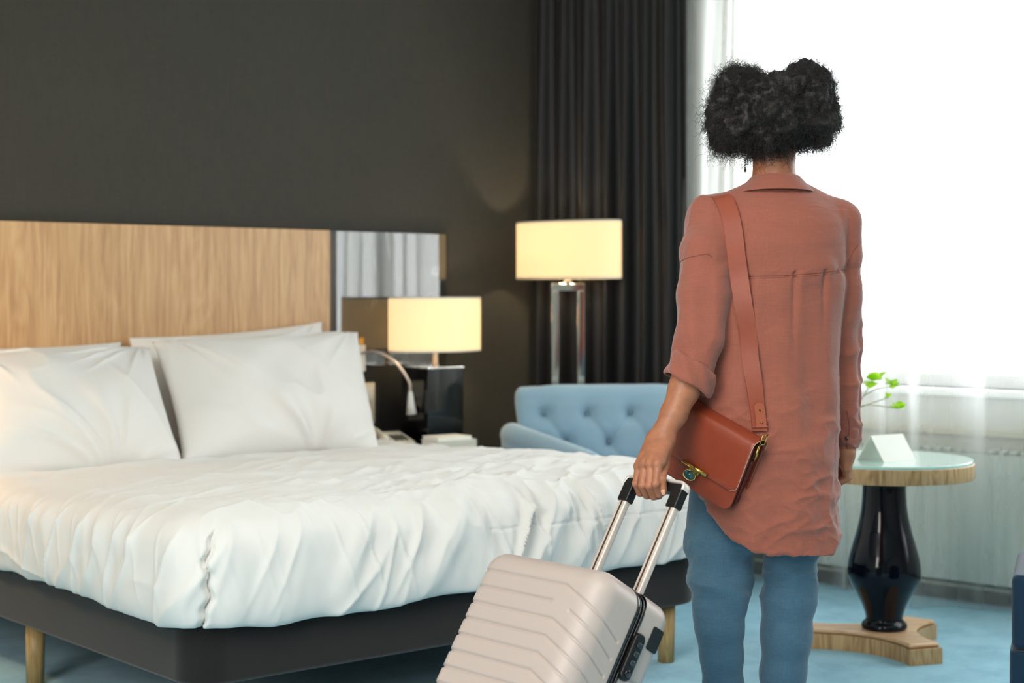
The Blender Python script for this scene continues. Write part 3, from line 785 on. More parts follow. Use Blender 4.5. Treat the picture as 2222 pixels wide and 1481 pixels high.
va = thing('vase', 'small round cream vase with thin green sprig on the round table', 'vase', (0, 0, 0))
vp = c2r((1822 - 1111) / F_PX * 5.38, 5.38); va.location = (vp[0], vp[1], .622)
MB().lathe([(0, 0), (.022, 0), (.036, .012), (.043, .035), (.040, .06), (.026, .08), (.012, .09), (.011, .10), (.014, .104), (.009, .103), (.009, .09), (0, .085)], n=40, cap=False).build('body', simple('cream_glaze', (226, 218, 196), .3), va, True)
def cvec(x, z, y=0): # camera aligned offset in room coords
    q = x * CX + y * CZ; return Vector((q[0], q[1], z))
def pix_on(px, py, Z): # offset from the vase of a sprig tip
    X = (px - 1111) / F_PX * Z; z = HCAM - (py - HORIZON) / F_PX * Z
    q = c2r(X, Z); return Vector((q[0] - vp[0], q[1] - vp[1], z - .622))
m_twig = simple('twig', (150, 150, 110), .6); m_leaf = None
mm, N, L, b = newmat('spring_green_leaf'); b.inputs['Base Color'].default_value = lin((160, 205, 50)); b.inputs['Roughness'].default_value = .5
t_ = N.new('ShaderNodeBsdfTranslucent'); t_.inputs[0].default_value = lin((185, 225, 60)); m1_ = N.new('ShaderNodeMixShader'); m1_.inputs[0].default_value = .6
L.new(b.outputs[0], m1_.inputs[1]); L.new(t_.outputs[0], m1_.inputs[2]); L.new(m1_.outputs[0], N['Material Output'].inputs[0]); m_leaf = mm
sprig = thing('green_sprig', 'thin branching sprig with small yellow-green leaves standing in the cream vase', 'plant', va.location)
base_ = Vector((0, 0, .03))
tips = [(1893, 826, 5.36, 1.3), (1935, 836, 5.40, .85), (1928, 862, 5.42, .5), (1950, 886, 5.38, .95)]
forks = [pix_on(1860, 880, 5.37), pix_on(1880, 855, 5.38), pix_on(1865, 885, 5.38), pix_on(1870, 880, 5.38)]
st_ = MB()
for (px, py, Z, sc), fk in zip(tips, forks):
    tip = pix_on(px, py, Z); c = catmull([base_, Vector((0, 0, .11)), fk, tip], 6); st_.tube([tuple(p) for p in c], [.0022] * 7 + [.0015] * (len(c) - 7), 6)
st_.build('stem', m_twig, sprig, True)
rg = random.Random(5)
for (px, py, Z, sc) in tips:
    tip = pix_on(px, py, Z)
    for k in range(6 if sc > .7 else 3):
        a = rg.uniform(0, 6.28); el = rg.uniform(-.5, .9); Ld = .042 * sc * rg.uniform(.8, 1.2)
        d = Vector((math.cos(a) * math.cos(el), math.sin(a) * math.cos(el), math.sin(el))); sd = d.cross(Vector((0, 0, 1))).normalized() * .017 * sc; up = sd.cross(d).normalized() * .003
        lm = MB().add([tip, tip + d * Ld * .35 + sd, tip + d * Ld * .75 + sd * .7 + up, tip + d * Ld, tip + d * Ld * .75 - sd * .7 + up, tip + d * Ld * .35 - sd, tip + d * Ld * .5 + up * 2],
                      [(0, 1, 6), (1, 2, 6), (2, 3, 6), (3, 4, 6), (4, 5, 6), (5, 0, 6)])
        lm.build('leaf', m_leaf, sprig, True)

# tent card
tc_p = c2r((1924 - 1111) / F_PX * 5.32, 5.32)
tc = MB(); w2, d2, h2 = .072, .058, .080
for sgn in (-1, 1):
    yb = sgn * d2; tc.add([(-w2, yb, 0), (w2, yb, 0), (w2, 0, h2), (-w2, 0, h2), (-w2, yb + sgn * .0012, 0), (w2, yb + sgn * .0012, 0), (w2, sgn * .0012, h2 + .001), (-w2, sgn * .0012, h2 + .001)],
                           [(0, 1, 2, 3), (7, 6, 5, 4), (0, 4, 5, 1), (1, 5, 6, 2), (2, 6, 7, 3), (3, 7, 4, 0)])
tco = tc.build('tent_card', M_paper); tco.location = (tc_p[0], tc_p[1], .6221); tco.rotation_euler = (0, 0, -YAW + math.radians(33))
tag(tco, 'blank white folded tent card standing on the glass table top', 'card')

# ottoman at the frame edge
ot_r = math.radians(19); ot_p = c2r(1.248 + .225 * math.cos(ot_r) + .225 * math.sin(ot_r), 4.13 - .225 * math.sin(ot_r) + .225 * math.cos(ot_r))
ot = thing('ottoman', 'dark teal velvet ottoman cut off at the frame edge', 'ottoman', (ot_p[0], ot_p[1], 0), -YAW - ot_r)
MB().prism(rrect(-.22, .22, -.22, .22, .03), .262, .452).build('cushion', M_navy, ot, bevel=.018, seg=3, angle=50)
MB().prism(rrect(-.225, .225, -.225, .225, .03), .03, .262).build('base', M_navy, ot, bevel=.008, angle=50)
for x in (-.19, .19):
    for y in (-.19, .19): MB().lathe([(.015, 0), (.015, .03)], (x, y, 0), 16).build('leg', M_blackmat, ot, True)
#PART2
# ------------------------------------------------------------------ suitcase
def cam3(X, Z, z): q = c2r(X, Z); return Vector((q[0], q[1], z))
PHI, TH = .87, .56
dv2 = np.array([math.sin(PHI), math.cos(PHI)]); wv2 = np.array([math.cos(PHI), -math.sin(PHI)])
def cdir(v2, z): q = v2[0] * CX + v2[1] * CZ; return Vector((q[0], q[1], z))
w3 = cdir(wv2, 0); e3 = cdir(dv2 * math.cos(TH), -math.sin(TH)); a3 = cdir(dv2 * math.sin(TH), math.cos(TH))
BAR_Z = .845; YR = .098
ZB = 3.76; bar_w = cam3((1430 - 1111) / F_PX * ZB, ZB, HCAM - (1056 - HORIZON) / F_PX * ZB)
org = bar_w - e3 * YR - a3 * BAR_Z - w3 * .009
sc_ = thing('suitcase', 'silver hard-shell cabin suitcase tilted on its wheels, pulled by handle', 'suitcase')
sc_.matrix_world = Matrix(((w3.x, e3.x, a3.x, org.x), (w3.y, e3.y, a3.y, org.y), (w3.z, e3.z, a3.z, org.z), (0, 0, 0, 1)))
m_shell, N, L, b = newmat('silver_polycarbonate'); b.inputs['Base Color'].default_value = lin((184, 169, 162)); b.inputs['Roughness'].default_value = .42
b.inputs['Metallic'].default_value = .0; b.inputs['Coat Weight'].default_value = .08; b.inputs['Coat Roughness'].default_value = .2
n_ = tex_noise(N, L, 900, 1); add_bump(N, L, b, n_.outputs[0], .04, .0003)
HX, ZL, ZH = .199, .035, .565
def rbox(y0, y1, r, h, open_side):
    """rounded box surface, dense, as quads"""
    hx, hy, hz = HX, (y1 - y0) / 2, (ZH - ZL) / 2; cy, cz = (y0 + y1) / 2, (ZL + ZH) / 2
    Vs = []; Qs = []; n0 = 0
    H = np.array([hx, hy, hz])
    for ax in range(3):
        for sg in (-1, 1):
            if ax == 1 and sg == open_side: continue
            o = [i for i in range(3) if i != ax]
            nu = int(2 * H[o[0]] / h) + 2; nv = int(2 * H[o[1]] / h) + 2
            A, B = np.meshgrid(np.linspace(-H[o[0]], H[o[0]], nu), np.linspace(-H[o[1]], H[o[1]], nv), indexing='ij')
            P = np.zeros(A.shape + (3,)); P[..., ax] = sg * H[ax]; P[..., o[0]] = A; P[..., o[1]] = B
            v, q = grid_mesh(P)
            right = (sg > 0) != (ax == 1)
            if not right: q = q[:, ::-1]
            Vs.append(v); Qs.append(q + n0); n0 += len(v)
    V = np.vstack(Vs); Q = np.vstack(Qs)
    # corner rounding only away from the open side
    inn = np.array([hx - r, hy - r, hz - r]); q = np.clip(V, -inn, inn)
    # open side keeps full outline with vertical corner radius
    if open_side > 0: q[:, 1] = np.where(V[:, 1] > -inn[1], V[:, 1], q[:, 1])
    else: q[:, 1] = np.where(V[:, 1] < inn[1], V[:, 1], q[:, 1])
    d = V - q; ln = np.linalg.norm(d, axis=1, keepdims=True); Nn = d / np.maximum(ln, 1e-9)
    return q + Nn * r, Nn, Q, cy, cz, hy
def shell(y0, y1, r, open_side, name, front):
    V, Nn, Q, cy, cz, hy = rbox(y0, y1, r, .0022, open_side)
    V = V + np.array([0, cy, cz])
    z = V[:, 2]; sgn = -1 if open_side > 0 else 1
    ang = np.arctan2(np.abs(Nn[:, 0]), Nn[:, 1] * sgn); yd = np.abs(V[:, 1] - (y0 if front else y1))
    onside = np.abs(Nn[:, 0]) > 1e-4
    U = np.where(onside, (HX - r) + r * ang + np.maximum(0, yd - r), np.abs(V[:, 0])) * np.sign(V[:, 0])
    wz = (np.abs(Nn[:, 2]) < .45)
    dep = np.zeros(len(V))
    Umax = (HX - r) + r * math.pi / 2 + max(0, (y1 - y0) - r) - .014
    if front:
        Ub = .098
        for k in range(12):
            zk = ZH - .058 - .0385 * k
            zl = zk - .36 * np.maximum(U - Ub, 0)
            dz = np.abs(z - zl)
            on = (U < Umax) & (U > -Umax)
            if k == 1: on &= ~((U > .078) & (U < .135))
            if k == 0: on &= True
            dep = np.maximum(dep, np.exp(-(dz / .0029) ** 2) * on)
    else:
        for k in range(10):
            zk = ZH - .150 - .0385 * k
            zl = zk - .10 * np.maximum(np.abs(U) - .1, 0) - .015
            on = (np.abs(U) < Umax)
            dep = np.maximum(dep, np.exp(-(np.abs(z - zl) / .003) ** 2) * on)
    V = V - Nn * (.0046 * dep * wz)[:, None]
    o = mesh_obj(name, V, Q, m_shell, sc_)
    wd = o.modifiers.new('Weld', 'WELD'); wd.merge_threshold = .0004
    return o
shell(-.122, -.002, .052, 1, 'front_shell', True)
shell(.022, .114, .038, -1, 'back_shell', False)
def xz_loop(inset, y0, y1, name, mat, r=.052, bev=.002):
    P = rrect(-HX + inset, HX - inset, ZL + inset, ZH - inset, r)
    m = MB().prism(P, -y1, -y0)
    return m.build(name, mat, sc_, bevel=bev, angle=50, M=Matrix(((1, 0, 0, 0), (0, 0, -1, 0), (0, 1, 0, 0), (0, 0, 0, 1))))
xz_loop(-.0015, -.004, .004, 'gasket', M_black)
xz_loop(.0025, .004, .016, 'zip_band', M_blackmat, bev=.001)
xz_loop(-.0015, .016, .024, 'gasket', M_black)
zt = MB(); P_ = rrect(-HX + .0015, HX - .0015, ZL + .0015, ZH - .0015, .052, 12)
zt.tube([(x, .010, z) for x, z in P_] + [(P_[0][0], .010, P_[0][1])], .0022, 8).build('zip', M_black, sc_, True)
# lock on the right side
def side_plate(y0, y1, z0, z1, x0, x1, r, name, mat, bev=.003, parent=sc_):
    P = rrect(y0, y1, z0, z1, r, 8); m = MB().prism(P, x0, x1)
    return m.build(name, mat, parent, bevel=bev, angle=50, M=Matrix(((0, 0, 1, 0), (1, 0, 0, 0), (0, 1, 0, 0), (0, 0, 0, 1))))
lk = side_plate(.016, .047, ZH - .188, ZH - .082, HX - .004, HX + .011, .015, 'lock', M_blackmat, .004)
for dz in (.108, .128, .148):
    side_plate(.026, .040, ZH - dz - .006, ZH - dz + .006, HX + .010, HX + .014, .003, 'lock_dial', M_black, .001, lk)
MB().lathe([(0, 0), (.008, 0), (.008, .003), (.006, .004), (0, .004)], (0, 0, 0), 20, cap=False).build('lock_keyhole', M_black, lk, True, M=Matrix.Translation((HX + .0105, .0315, ZH - .171)) @ Matrix.Rotation(math.radians(90), 4, 'Y'))
side_plate(.062, .096, ZH - .102, ZH - .050, HX - .001, HX + .002, .006, 'side_plate', M_blackmat, .001)
for i, z in enumerate((ZH - .245, ZH - .375)):
    side_plate(.012, .040, z - .017, z + .017, HX - .003, HX + .016, .006, 'handle_mount', M_black if i else M_black, .003)
MB().tube([(HX + .012, .026, ZH - .24), (HX + .024, .026, ZH - .27), (HX + .027, .026, ZH - .31), (HX + .024, .026, ZH - .35), (HX + .012, .026, ZH - .38)], .008, 12).build('side_handle', M_blackmat, sc_, True)
# trolley handle
RS = .0775
M_rod = simple('pale_anodised_rod', (216, 200, 190), .38, .25, var=.01)
def rod(x):
    m = MB(); P = rrect(x - .0125, x + .0125, YR - .0085, YR + .0085, .005, 5)
    m.prism(P, ZH - .05, BAR_Z - .02)
    o = m.build('rod', M_rod, sc_, bevel=.0006, angle=60)
    MB().box(x - .0022, x + .0022, YR - .0095, YR - .0080, ZH - .02, BAR_Z - .03).build('rod_groove', M_base, o)
    return o
rod(-RS); rod(RS)
for x in (-RS, RS): MB().prism(rrect(x - .019, x + .019, YR - .014, YR + .014, .006, 5), ZH - .012, ZH + .004).build('rod_collar', M_blackmat, sc_, bevel=.001)
gp = MB()
for x in (-RS, RS):
    s_ = 1 if x > 0 else -1
    gp.prism(rrect(x - .0165, x + .0165, YR - .0125, YR + .0125, .005, 5), BAR_Z - .048, BAR_Z + .004)
gp.box(-RS - .013, RS + .013, YR - .0115, YR + .0115, BAR_Z - .012, BAR_Z + .010)
gp.build('grip', M_blackmat, sc_, bevel=.003)
cp = MB(); pts = [(-RS - .0155, YR, BAR_Z - .004), (-RS - .012, YR, BAR_Z + .010), (-RS + .004, YR, BAR_Z + .0145), (0, YR, BAR_Z + .0145), (RS - .004, YR, BAR_Z + .0145), (RS + .012, YR, BAR_Z + .010), (RS + .0155, YR, BAR_Z - .004)]
c_ = catmull(pts, 6); Vv = []; Ff = []
for i, p in enumerate(c_):
    t = c_[min(i + 1, len(c_) - 1)] - c_[max(i - 1, 0)]; t = t / np.linalg.norm(t); nn = np.array([-t[2], 0, t[0]])
    for yy, hh in ((-.0125, -.003), (.0125, -.003), (.0125, .002), (.010, .0035), (-.010, .0035), (-.0125, .002)): Vv.append(tuple(p + nn * hh + np.array([0, yy, 0])))
for i in range(len(c_) - 1):
    for k in range(6): Ff.append((i * 6 + k, i * 6 + (k + 1) % 6, (i + 1) * 6 + (k + 1) % 6, (i + 1) * 6 + k))
Ff += [tuple(range(6)), tuple((len(c_) - 1) * 6 + k for k in reversed(range(6)))]
mesh_obj('grip_cap', Vv, Ff, simple('pale_grip_cap', (222, 212, 204), .35, .3, var=.01), sc_)
for x in (-.165, .165):
    for y in (-.085, .085):
        zf = 0.0 if y > 0 else .006
        wh = MB().tube([(x - .011, y, .022), (x + .011, y, .022)], .022, 24).build('wheel', M_blackmat, sc_, True)
        wh.modifiers.new('E', 'EDGE_SPLIT').split_angle = .7
        MB().box(x - .016, x + .016, y - .018, y + .018, .03, .05).build('wheel_housing', M_blackmat, sc_, bevel=.004)
# lift so that the rear wheels touch the carpet
sc_.location.z += 0.0

# ------------------------------------------------------------------ person
PX, PZ = .6375, 4.0
pr_ = c2r(PX, PZ)
man = thing('person', 'woman with curly dark hair in terracotta shirt and jeans, seen from behind', 'person', (pr_[0], pr_[1], 0), -YAW)
def Qp(px, py, v):
    Z = PZ + v; return np.array([(px - 1111) / F_PX * Z - PX, v, HCAM - (py - HORIZON) / F_PX * Z])
def skin_mat():
    m, N, L, b = newmat('brown_skin')
    n = tex_noise(N, L, 40, 4, .6); n2 = tex_noise(N, L, 500, 3)
    r = ramp(N, L, n.outputs[0], [(.3, lin((152, 96, 70))), (.7, lin((178, 116, 84)))])
    L.new(r.outputs[0], b.inputs['Base Color']); b.inputs['Roughness'].default_value = .46
    b.inputs['Subsurface Weight'].default_value = .12; b.inputs['Subsurface Radius'].default_value = (.02, .008, .004); b.inputs['Subsurface Scale'].default_value = .3
    add_bump(N, L, b, n2.outputs[0], .15, .0006); return m
M_skin = skin_mat()
M_linen = weave('terracotta_linen', (160, 93, 76), .09, 420, .45, .8, .35, translucent=.14, dist=.0008, blotch=6)
def add_crumple(m):
    N = m.node_tree.nodes; L = m.node_tree.links; b = N['Principled BSDF']
    prev = b.inputs['Normal'].links[0].from_node
    n = tex_noise(N, L, 5.5, 5, .62, (.8, 1, 1.7), dist=1.4)
    bp = N.new('ShaderNodeBump'); bp.inputs['Strength'].default_value = .55; bp.inputs['Distance'].default_value = .012
    L.new(n.outputs[0], bp.inputs['Height']); L.new(prev.outputs[0], bp.inputs['Normal']); L.new(bp.outputs[0], b.inputs['Normal'])
add_crumple(M_linen)
M_denim = weave('blue_denim', (68, 100, 120), .2, 620, .5, .8, .25, dist=.0006, blotch=9)
M_seam = simple('dark_terracotta_thread', (128, 72, 58), .8)
M_leather = simple('tan_leather', (134, 55, 31), .36, var=.08, nscale=20, bump=.25, bscale=420, coat=.15)
M_leather2 = simple('tan_leather_strap', (146, 70, 48), .5, var=.06, nscale=20, bump=.3, bscale=500)
M_leather_dk = simple('oxblood_leather', (96, 32, 24), .4, var=.08, bump=.2, bscale=420)

# --- shirt
sh = Field((-.30, -.22, .50), (.28, .20, 1.47), .0036)
tabS = [(.50, -.006, .160, 0, .128), (.56, -.006, .163, 0, .130), (.65, -.012, .166, 0, .134), (.80, -.020, .175, 0, .130), (.95, -.020, .177, 0, .122), (1.08, -.010, .168, -.004, .122),
        (1.20, 0, .166, -.008, .126), (1.28, 0, .168, -.012, .124), (1.33, 0, .160, -.014, .112), (1.365, 0, .142, -.012, .098), (1.39, 0, .112, -.010, .082), (1.41, 0, .082, -.008, .068), (1.425, 0, .062, -.006, .060), (1.435, 0, .054, -.006, .054)]
sh.loft(tabS, 0, 2.35)
LS = [Qp(1540, 482, -.012), Qp(1530, 545, -.05), Qp(1526, 640, -.085), Qp(1517, 735, -.112), Qp(1502, 800, -.122)]
sh.chain(LS, [.060, .0625, .062, .056, .049], .012)
RSV = [Qp(1815, 487, .0), Qp(1818, 560, .01), Qp(1822, 650, .025), Qp(1827, 760, .045), Qp(1826, 860, .055), Qp(1833, 930, .058), Qp(1835, 972, .06)]
sh.chain(RSV, [.055, .054, .051, .050, .048, .040, .032], .010)
# trapezius slope
sh.chain([(-.06, -.01, 1.385), (-.145, -.01, 1.345)], [.04, .045], .03); sh.chain([(.06, -.01, 1.385), (.145, -.005, 1.342)], [.04, .045], .03)
X, Y, Z = sh.axes()
# curved shirt-tail hem
hu = [-.30, -.175, -.150, -.130, -.105, -.07, -.03, .03, .09, .12, .14, .155, .17, .28]
hz = [.70, .665, .615, .585, .567, .552, .545, .538, .534, .538, .553, .58, .62, .68]
hem = np.interp(X[:, 0, 0], hu, hz).reshape(-1, 1, 1)
far = np.maximum(0, Y) * .35
# hollow: remove the inside of the skirt part and of the sleeves' ends
inn = Field((-.30, -.22, .50), (.28, .20, 1.47), .0036)
tabI = [(z if i else .40, cu, a - .010, cv, b - .010) for i, (z, cu, a, cv, b) in enumerate(tabS) if z < 1.0]
tabI[-1] = (1.0,) + tabI[-1][1:]
inn.loft(tabI, 0, 2.35)
inn.chain([LS[3], LS[4], LS[4] + (LS[4] - LS[3]) * .3 + np.array([-.008, -.004, 0])], [.040, .038, .036], 0); inn.chain([RSV[5], RSV[6], RSV[6] + (RSV[6] - RSV[5])], [.030, .026, .026], 0)
sh.F = np.maximum(sh.F, -inn.F)
tors = (np.abs(X + .006) < .175)
sh.F = np.maximum(sh.F, np.where(tors, (hem + far) - Z, -1)).astype(np.float32)
# clip sleeve ends by planes
def clip_end(F, ax, c, d, rad):
    X, Y, Z = ax; d = d / np.linalg.norm(d); dx, dy, dz = X - c[0], Y - c[1], Z - c[2]
    t = dx * d[0] + dy * d[1] + dz * d[2]; near = (dx * dx + dy * dy + dz * dz) < rad * rad
    return np.where(near, np.maximum(F, t), F).astype(np.float32)
sh.F = clip_end(sh.F, (X, Y, Z), LS[4] + (LS[4] - LS[3]) * .1, LS[4] - LS[3], .060)
sh.F = clip_end(sh.F, (X, Y, Z), RSV[6], RSV[6] - RSV[5], .055)
V, Q = sh.mesh(); Nv = vnormals(V, Q)
u, v_, z = V[:, 0], V[:, 1], V[:, 2]
back = sstep(.0, -.5, Nv[:, 1])
dsp = np.zeros(len(V))
# vertical drape folds on the back falling from the yoke
yk = 1.203 + (u + .08) * .075
bel = sstep(0, .05, yk - z)
for pu, amp, wd_, ln_ in ((.0285, .008, .0055, .12), (.104, .007, .0055, .11), (-.075, .004, .008, .3)):
    cu = pu - .02 * (yk - z)
    dsp -= amp * np.exp(-((u - cu) / wd_) ** 2) * (z < yk) * np.exp(-(np.maximum(yk - z, 0) / ln_) ** 1.5) * back
    dsp += amp * .6 * np.exp(-((u - cu - .016) / .013) ** 2) * (z < yk) * np.exp(-(np.maximum(yk - z, 0) / (ln_ * 2)) ** 1.5) * back
dsp += .011 * vnoise(np.stack([u * 1.0 + .15 * z, 0 * u, z * .22], -1), 17, 3) * bel * back
dsp += .0012 * (z > yk) * back * (z < 1.36)
# horizontal and diagonal crumples in the lower half
P3 = np.stack([u, v_, z], -1)
low = sstep(1.0, .80, z)
dsp += low * (.0075 * (ridge(np.stack([u * .9 + z * .5, v_, z * 1.7 - u * .35], -1) + .02 * vnoise(P3, 12, 1)[:, None], 14, 5, 2.4) - .35) + .0035 * (ridge(np.stack([u + z, v_, z - u * .6], -1), 26, 9, 2.2) - .35))
dsp += .010 * vnoise(P3 * np.array([1, 1, .6]), 8, 12) * sstep(.75, .56, z)
# sleeves: long soft folds and elbow compression
slL = sstep(-.155, -.175, u) * (z > .9); slR = sstep(.155, .175, u) * (z > .75)
sl = np.maximum(slL, slR)
dsp += sl * (.008 * vnoise(np.stack([u * 1.6, v_ * 1.6, z * .35], -1), 16, 6) + .007 * (ridge(np.stack([u * .8 - z * .5, v_, z * 1.1], -1), 13, 8, 2.4) - .35) * sstep(1.22, 1.0, z))
dsp += slL * .006 * (ridge(np.stack([u * 2.2 + .6 * z, v_ * 2, z * .5], -1), 13, 15, 2) - .4) * sstep(1.06, .97, z)
# armpit pulls
for ca, s_ in ((np.array([-.125, -.11, 1.235]), 1), (np.array([.14, -.10, 1.22]), -1)):
    dd = np.linalg.norm(V - ca, axis=1); an = np.arctan2(z - ca[2], (u - ca[0]) * s_)
    dsp += .005 * np.exp(-(dd / .06) ** 2) * np.sin(an * 3 + 1) * (1 - np.exp(-(dd / .025) ** 2))
dsp += .0025 * fbm(P3, 9, 2, 22)
V = V + Nv * dsp[:, None]
shirt = mesh_obj('shirt', V, Q, M_linen, man)
sm_ = shirt.modifiers.new('Smooth', 'SMOOTH'); sm_.factor = .5; sm_.iterations = 2
bvh = BVHTree.FromPolygons([tuple(p) for p in V], [tuple(int(i) for i in q) for q in Q])
cam_l = Vector((-PX, -PZ, HCAM))
def onsurf(px, py, off=.002):
    d = Vector(((px - 1111) / F_PX, 1, -(py - HORIZON) / F_PX)).normalized()
    h = bvh.ray_cast(cam_l, d)
    if h[0] is None: return None, None
    n = h[1] if h[1].dot(d) < 0 else -h[1]
    return h[0] + n * off, n
def seam(pts, r, name='seam', par=None):
    c = catmull([(a, b_, 0) for a, b_ in pts], 14); out = []
    for p in c:
        q, n = onsurf(p[0], p[1], r * .35)
        if q is not None: out.append(q)
    o2 = [out[0]] + [(out[i - 1] + out[i] * 2 + out[i + 1]) / 4 for i in range(1, len(out) - 1)] + [out[-1]]
    MB().tube(o2, r, 6).build(name, M_seam, par or shirt, True)
seam([(1622, 599), (1700, 597), (1770, 592), (1834, 584)], .0011, 'yoke_seam')
seam([(1622, 604), (1700, 601), (1770, 597), (1834, 589)], .0006, 'yoke_seam')
seam([(1474, 569), (1490, 560), (1515, 554), (1534, 551), (1545, 557)], .001, 'shoulder_seam')
seam([(1837, 575), (1850, 548), (1861, 530)], .001, 'shoulder_seam')

seam([(1838, 893), (1842, 915), (1842, 940), (1837, 960), (1840, 974)], .0013, 'cuff_slit')
# collar: folded band
nth = 72; ths = np.linspace(-math.pi * 1.5 + .35, math.pi * .5 - .35, nth)
def ringc(rx, ry, cz, fz, k, cy=-.008):
    return np.array([(rx * (np.abs(np.cos(t)) ** k) * np.sign(np.cos(t)), cy + ry * np.sin(t), cz + fz * (math.sin(t) + 1) / 2) for t in ths])
rings = [ringc(.050, .050, 1.405, -.01, 1), ringc(.052, .053, 1.442, -.012, 1), ringc(.056, .057, 1.450, -.012, 1), ringc(.061, .062, 1.446, -.012, 1), ringc(.078, .076, 1.428, -.015, .9), ringc(.098, .090, 1.408, -.02, .8), ringc(.096, .0885, 1.4075, -.02, .8), ringc(.074, .072, 1.426, -.015, .9), ringc(.054, .055, 1.438, -.012, 1)]
G = np.array(rings); G[..., 0] += .001; Vc, Qc = grid_mesh(G)
col = mesh_obj('collar', Vc, Qc, M_linen, shirt); col.modifiers.new('Sub', 'SUBSURF').levels = 1

# rolled cuff on the left sleeve
ax_ = (LS[4] - LS[3]); ax_ = ax_ / np.linalg.norm(ax_); ax_ = ax_ + np.array([-.1, 0, 0]); ax_ /= np.linalg.norm(ax_)
s1_ = np.cross(ax_, [0, 1, 0]); s1_ /= np.linalg.norm(s1_); s2_ = np.cross(ax_, s1_)
cc = LS[4] + ax_ * .004
prof_c = [(-.012, .046), (-.020, .052), (-.014, .0575), (.010, .0605), (.030, .0625), (.036, .060), (.034, .056), (.010, .052), (-.008, .046)]
Gc = []
for a_, r_ in catmull(prof_c, 5):
    row = []
    for t in np.linspace(0, 2 * math.pi, 80, endpoint=False):
        rr = r_ + .003 * math.sin(3 * t + 1 + a_ * 40) + .0022 * math.sin(7 * t + a_ * 90)
        tilt = .012 * math.cos(t - .2)
        row.append(cc + ax_ * (a_ + tilt + .002 * math.sin(4 * t)) + s1_ * math.cos(t) * rr * .98 + s2_ * math.sin(t) * rr)
    Gc.append(row)
Vc, Qc = grid_mesh(np.array(Gc), False, True); mesh_obj('cuff', Vc, Qc, M_linen, shirt)
# open cuff and button of the right sleeve
bq, bn = onsurf(1836, 950, .002)
if bq is not None:
    MB().lathe([(.0, .0), (.005, 0), (.005, .0015), (0, .002)], (0, 0, 0), 16, cap=False).build('button', simple('dark_button', (60, 40, 34), .3), shirt, True, M=Matrix.Translation(bq) @ bn.to_track_quat('Z', 'Y').to_matrix().to_4x4())

# --- jeans
jn = Field((-.26, -.17, .06), (.17, .17, .98), .0045)
JL = [Qp(1596, 1000, .05), Qp(1585, 1070, .05), Qp(1571, 1130, .04), Qp(1563, 1185, .02), Qp(1564, 1240, .0), Qp(1561, 1300, -.012), Qp(1562, 1360, -.02), Qp(1566, 1420, -.015), Qp(1569, 1490, -.005), Qp(1573, 1580, .0), Qp(1576, 1635, .0)]
jn.chain(JL, [.090, .094, .089, .083, .071, .060, .055, .049, .045, .044, .046], .02)
JR = [Qp(1735, 1000, .02), Qp(1728, 1080, .02), Qp(1720, 1150, .02), Qp(1716, 1220, .02), Qp(1712, 1300, .02), Qp(1706, 1380, .025), Qp(1698, 1460, .03), Qp(1692, 1560, .04), Qp(1690, 1635, .04)]
jn.chain(JR, [.088, .083, .072, .0625, .061, .058, .053, .050, .051], .02)
jn.ell((-.03, .0, .86), (.155, .115, .13), .04)
V, Q = jn.mesh(); Nv = vnormals(V, Q); P3 = V.copy()
leg = sstep(.62, .55, V[:, 2])
d_ = .0035 * fbm(P3 * np.array([1, 1, .6]), 11, 2, 3)
kn = np.exp(-((V[:, 2] - .50) / .11) ** 2)
d_ += leg * kn * (.0085 * (ridge(np.stack([V[:, 0] * .6 + .3 * V[:, 2], V[:, 1] * .6, V[:, 2] * 1.5 + V[:, 0] * .5], -1), 13, 4, 2.2) - .35) + .004 * (ridge(P3 * np.array([.7, .7, 1.6]), 24, 14, 2) - .35))
d_ += leg * .003 * (ridge(P3 * np.array([1.2, 1.2, .8]), 12, 24, 2) - .35)
d_ += leg * .006 * np.sin(V[:, 2] * 50 + 14 * V[:, 0] + 2.5 * vnoise(V, 9, 3)) * np.exp(-((V[:, 2] - .49) / .10) ** 2) * (V[:, 0] < -.03)
V = V + Nv * d_[:, None]
jeans = mesh_obj('jeans', V, Q, M_denim, man)
# hem openings hidden in the ankles; outer side seam on the right leg
# --- shoes
m_shoe = simple('white_sneaker', (225, 222, 215), .5)
for s_, fx, fy in ((-1, JL[-1][0], JL[-1][1]), (1, JR[-1][0], JR[-1][1])):
    f = Field((fx - .07, fy - .09, 0.0), (fx + .07, fy + .22, .14), .004)
    f.chain([(fx, fy - .03, .045), (fx, fy + .05, .05), (fx + s_ * .008, fy + .13, .038), (fx + s_ * .010, fy + .165, .032)], [.037, .040, .040, .032], .02)
    f.chain([(fx, fy - .01, .05), (fx, fy - .005, .09)], [.036, .038], .02)
    X_, Y_, Z_ = f.axes(); f.F = np.maximum(f.F, .006 - Z_).astype(np.float32)
    V, Q = f.mesh(); so = mesh_obj('shoe', V, Q, m_shoe, man)
    f2 = Field((fx - .07, fy - .09, -.004), (fx + .07, fy + .22, .04), .004)
    f2.chain([(fx, fy - .03, .02), (fx, fy + .05, .02), (fx + s_ * .008, fy + .13, .02), (fx + s_ * .010, fy + .165, .02)], [.041, .040, .044, .036], .01)
    X_, Y_, Z_ = f2.axes(); f2.F = np.maximum(np.maximum(f2.F, .001 - Z_), Z_ - .022).astype(np.float32)
    V, Q = f2.mesh(); mesh_obj('sole', V, Q, simple('rubber_sole', (235, 233, 228), .6), so)

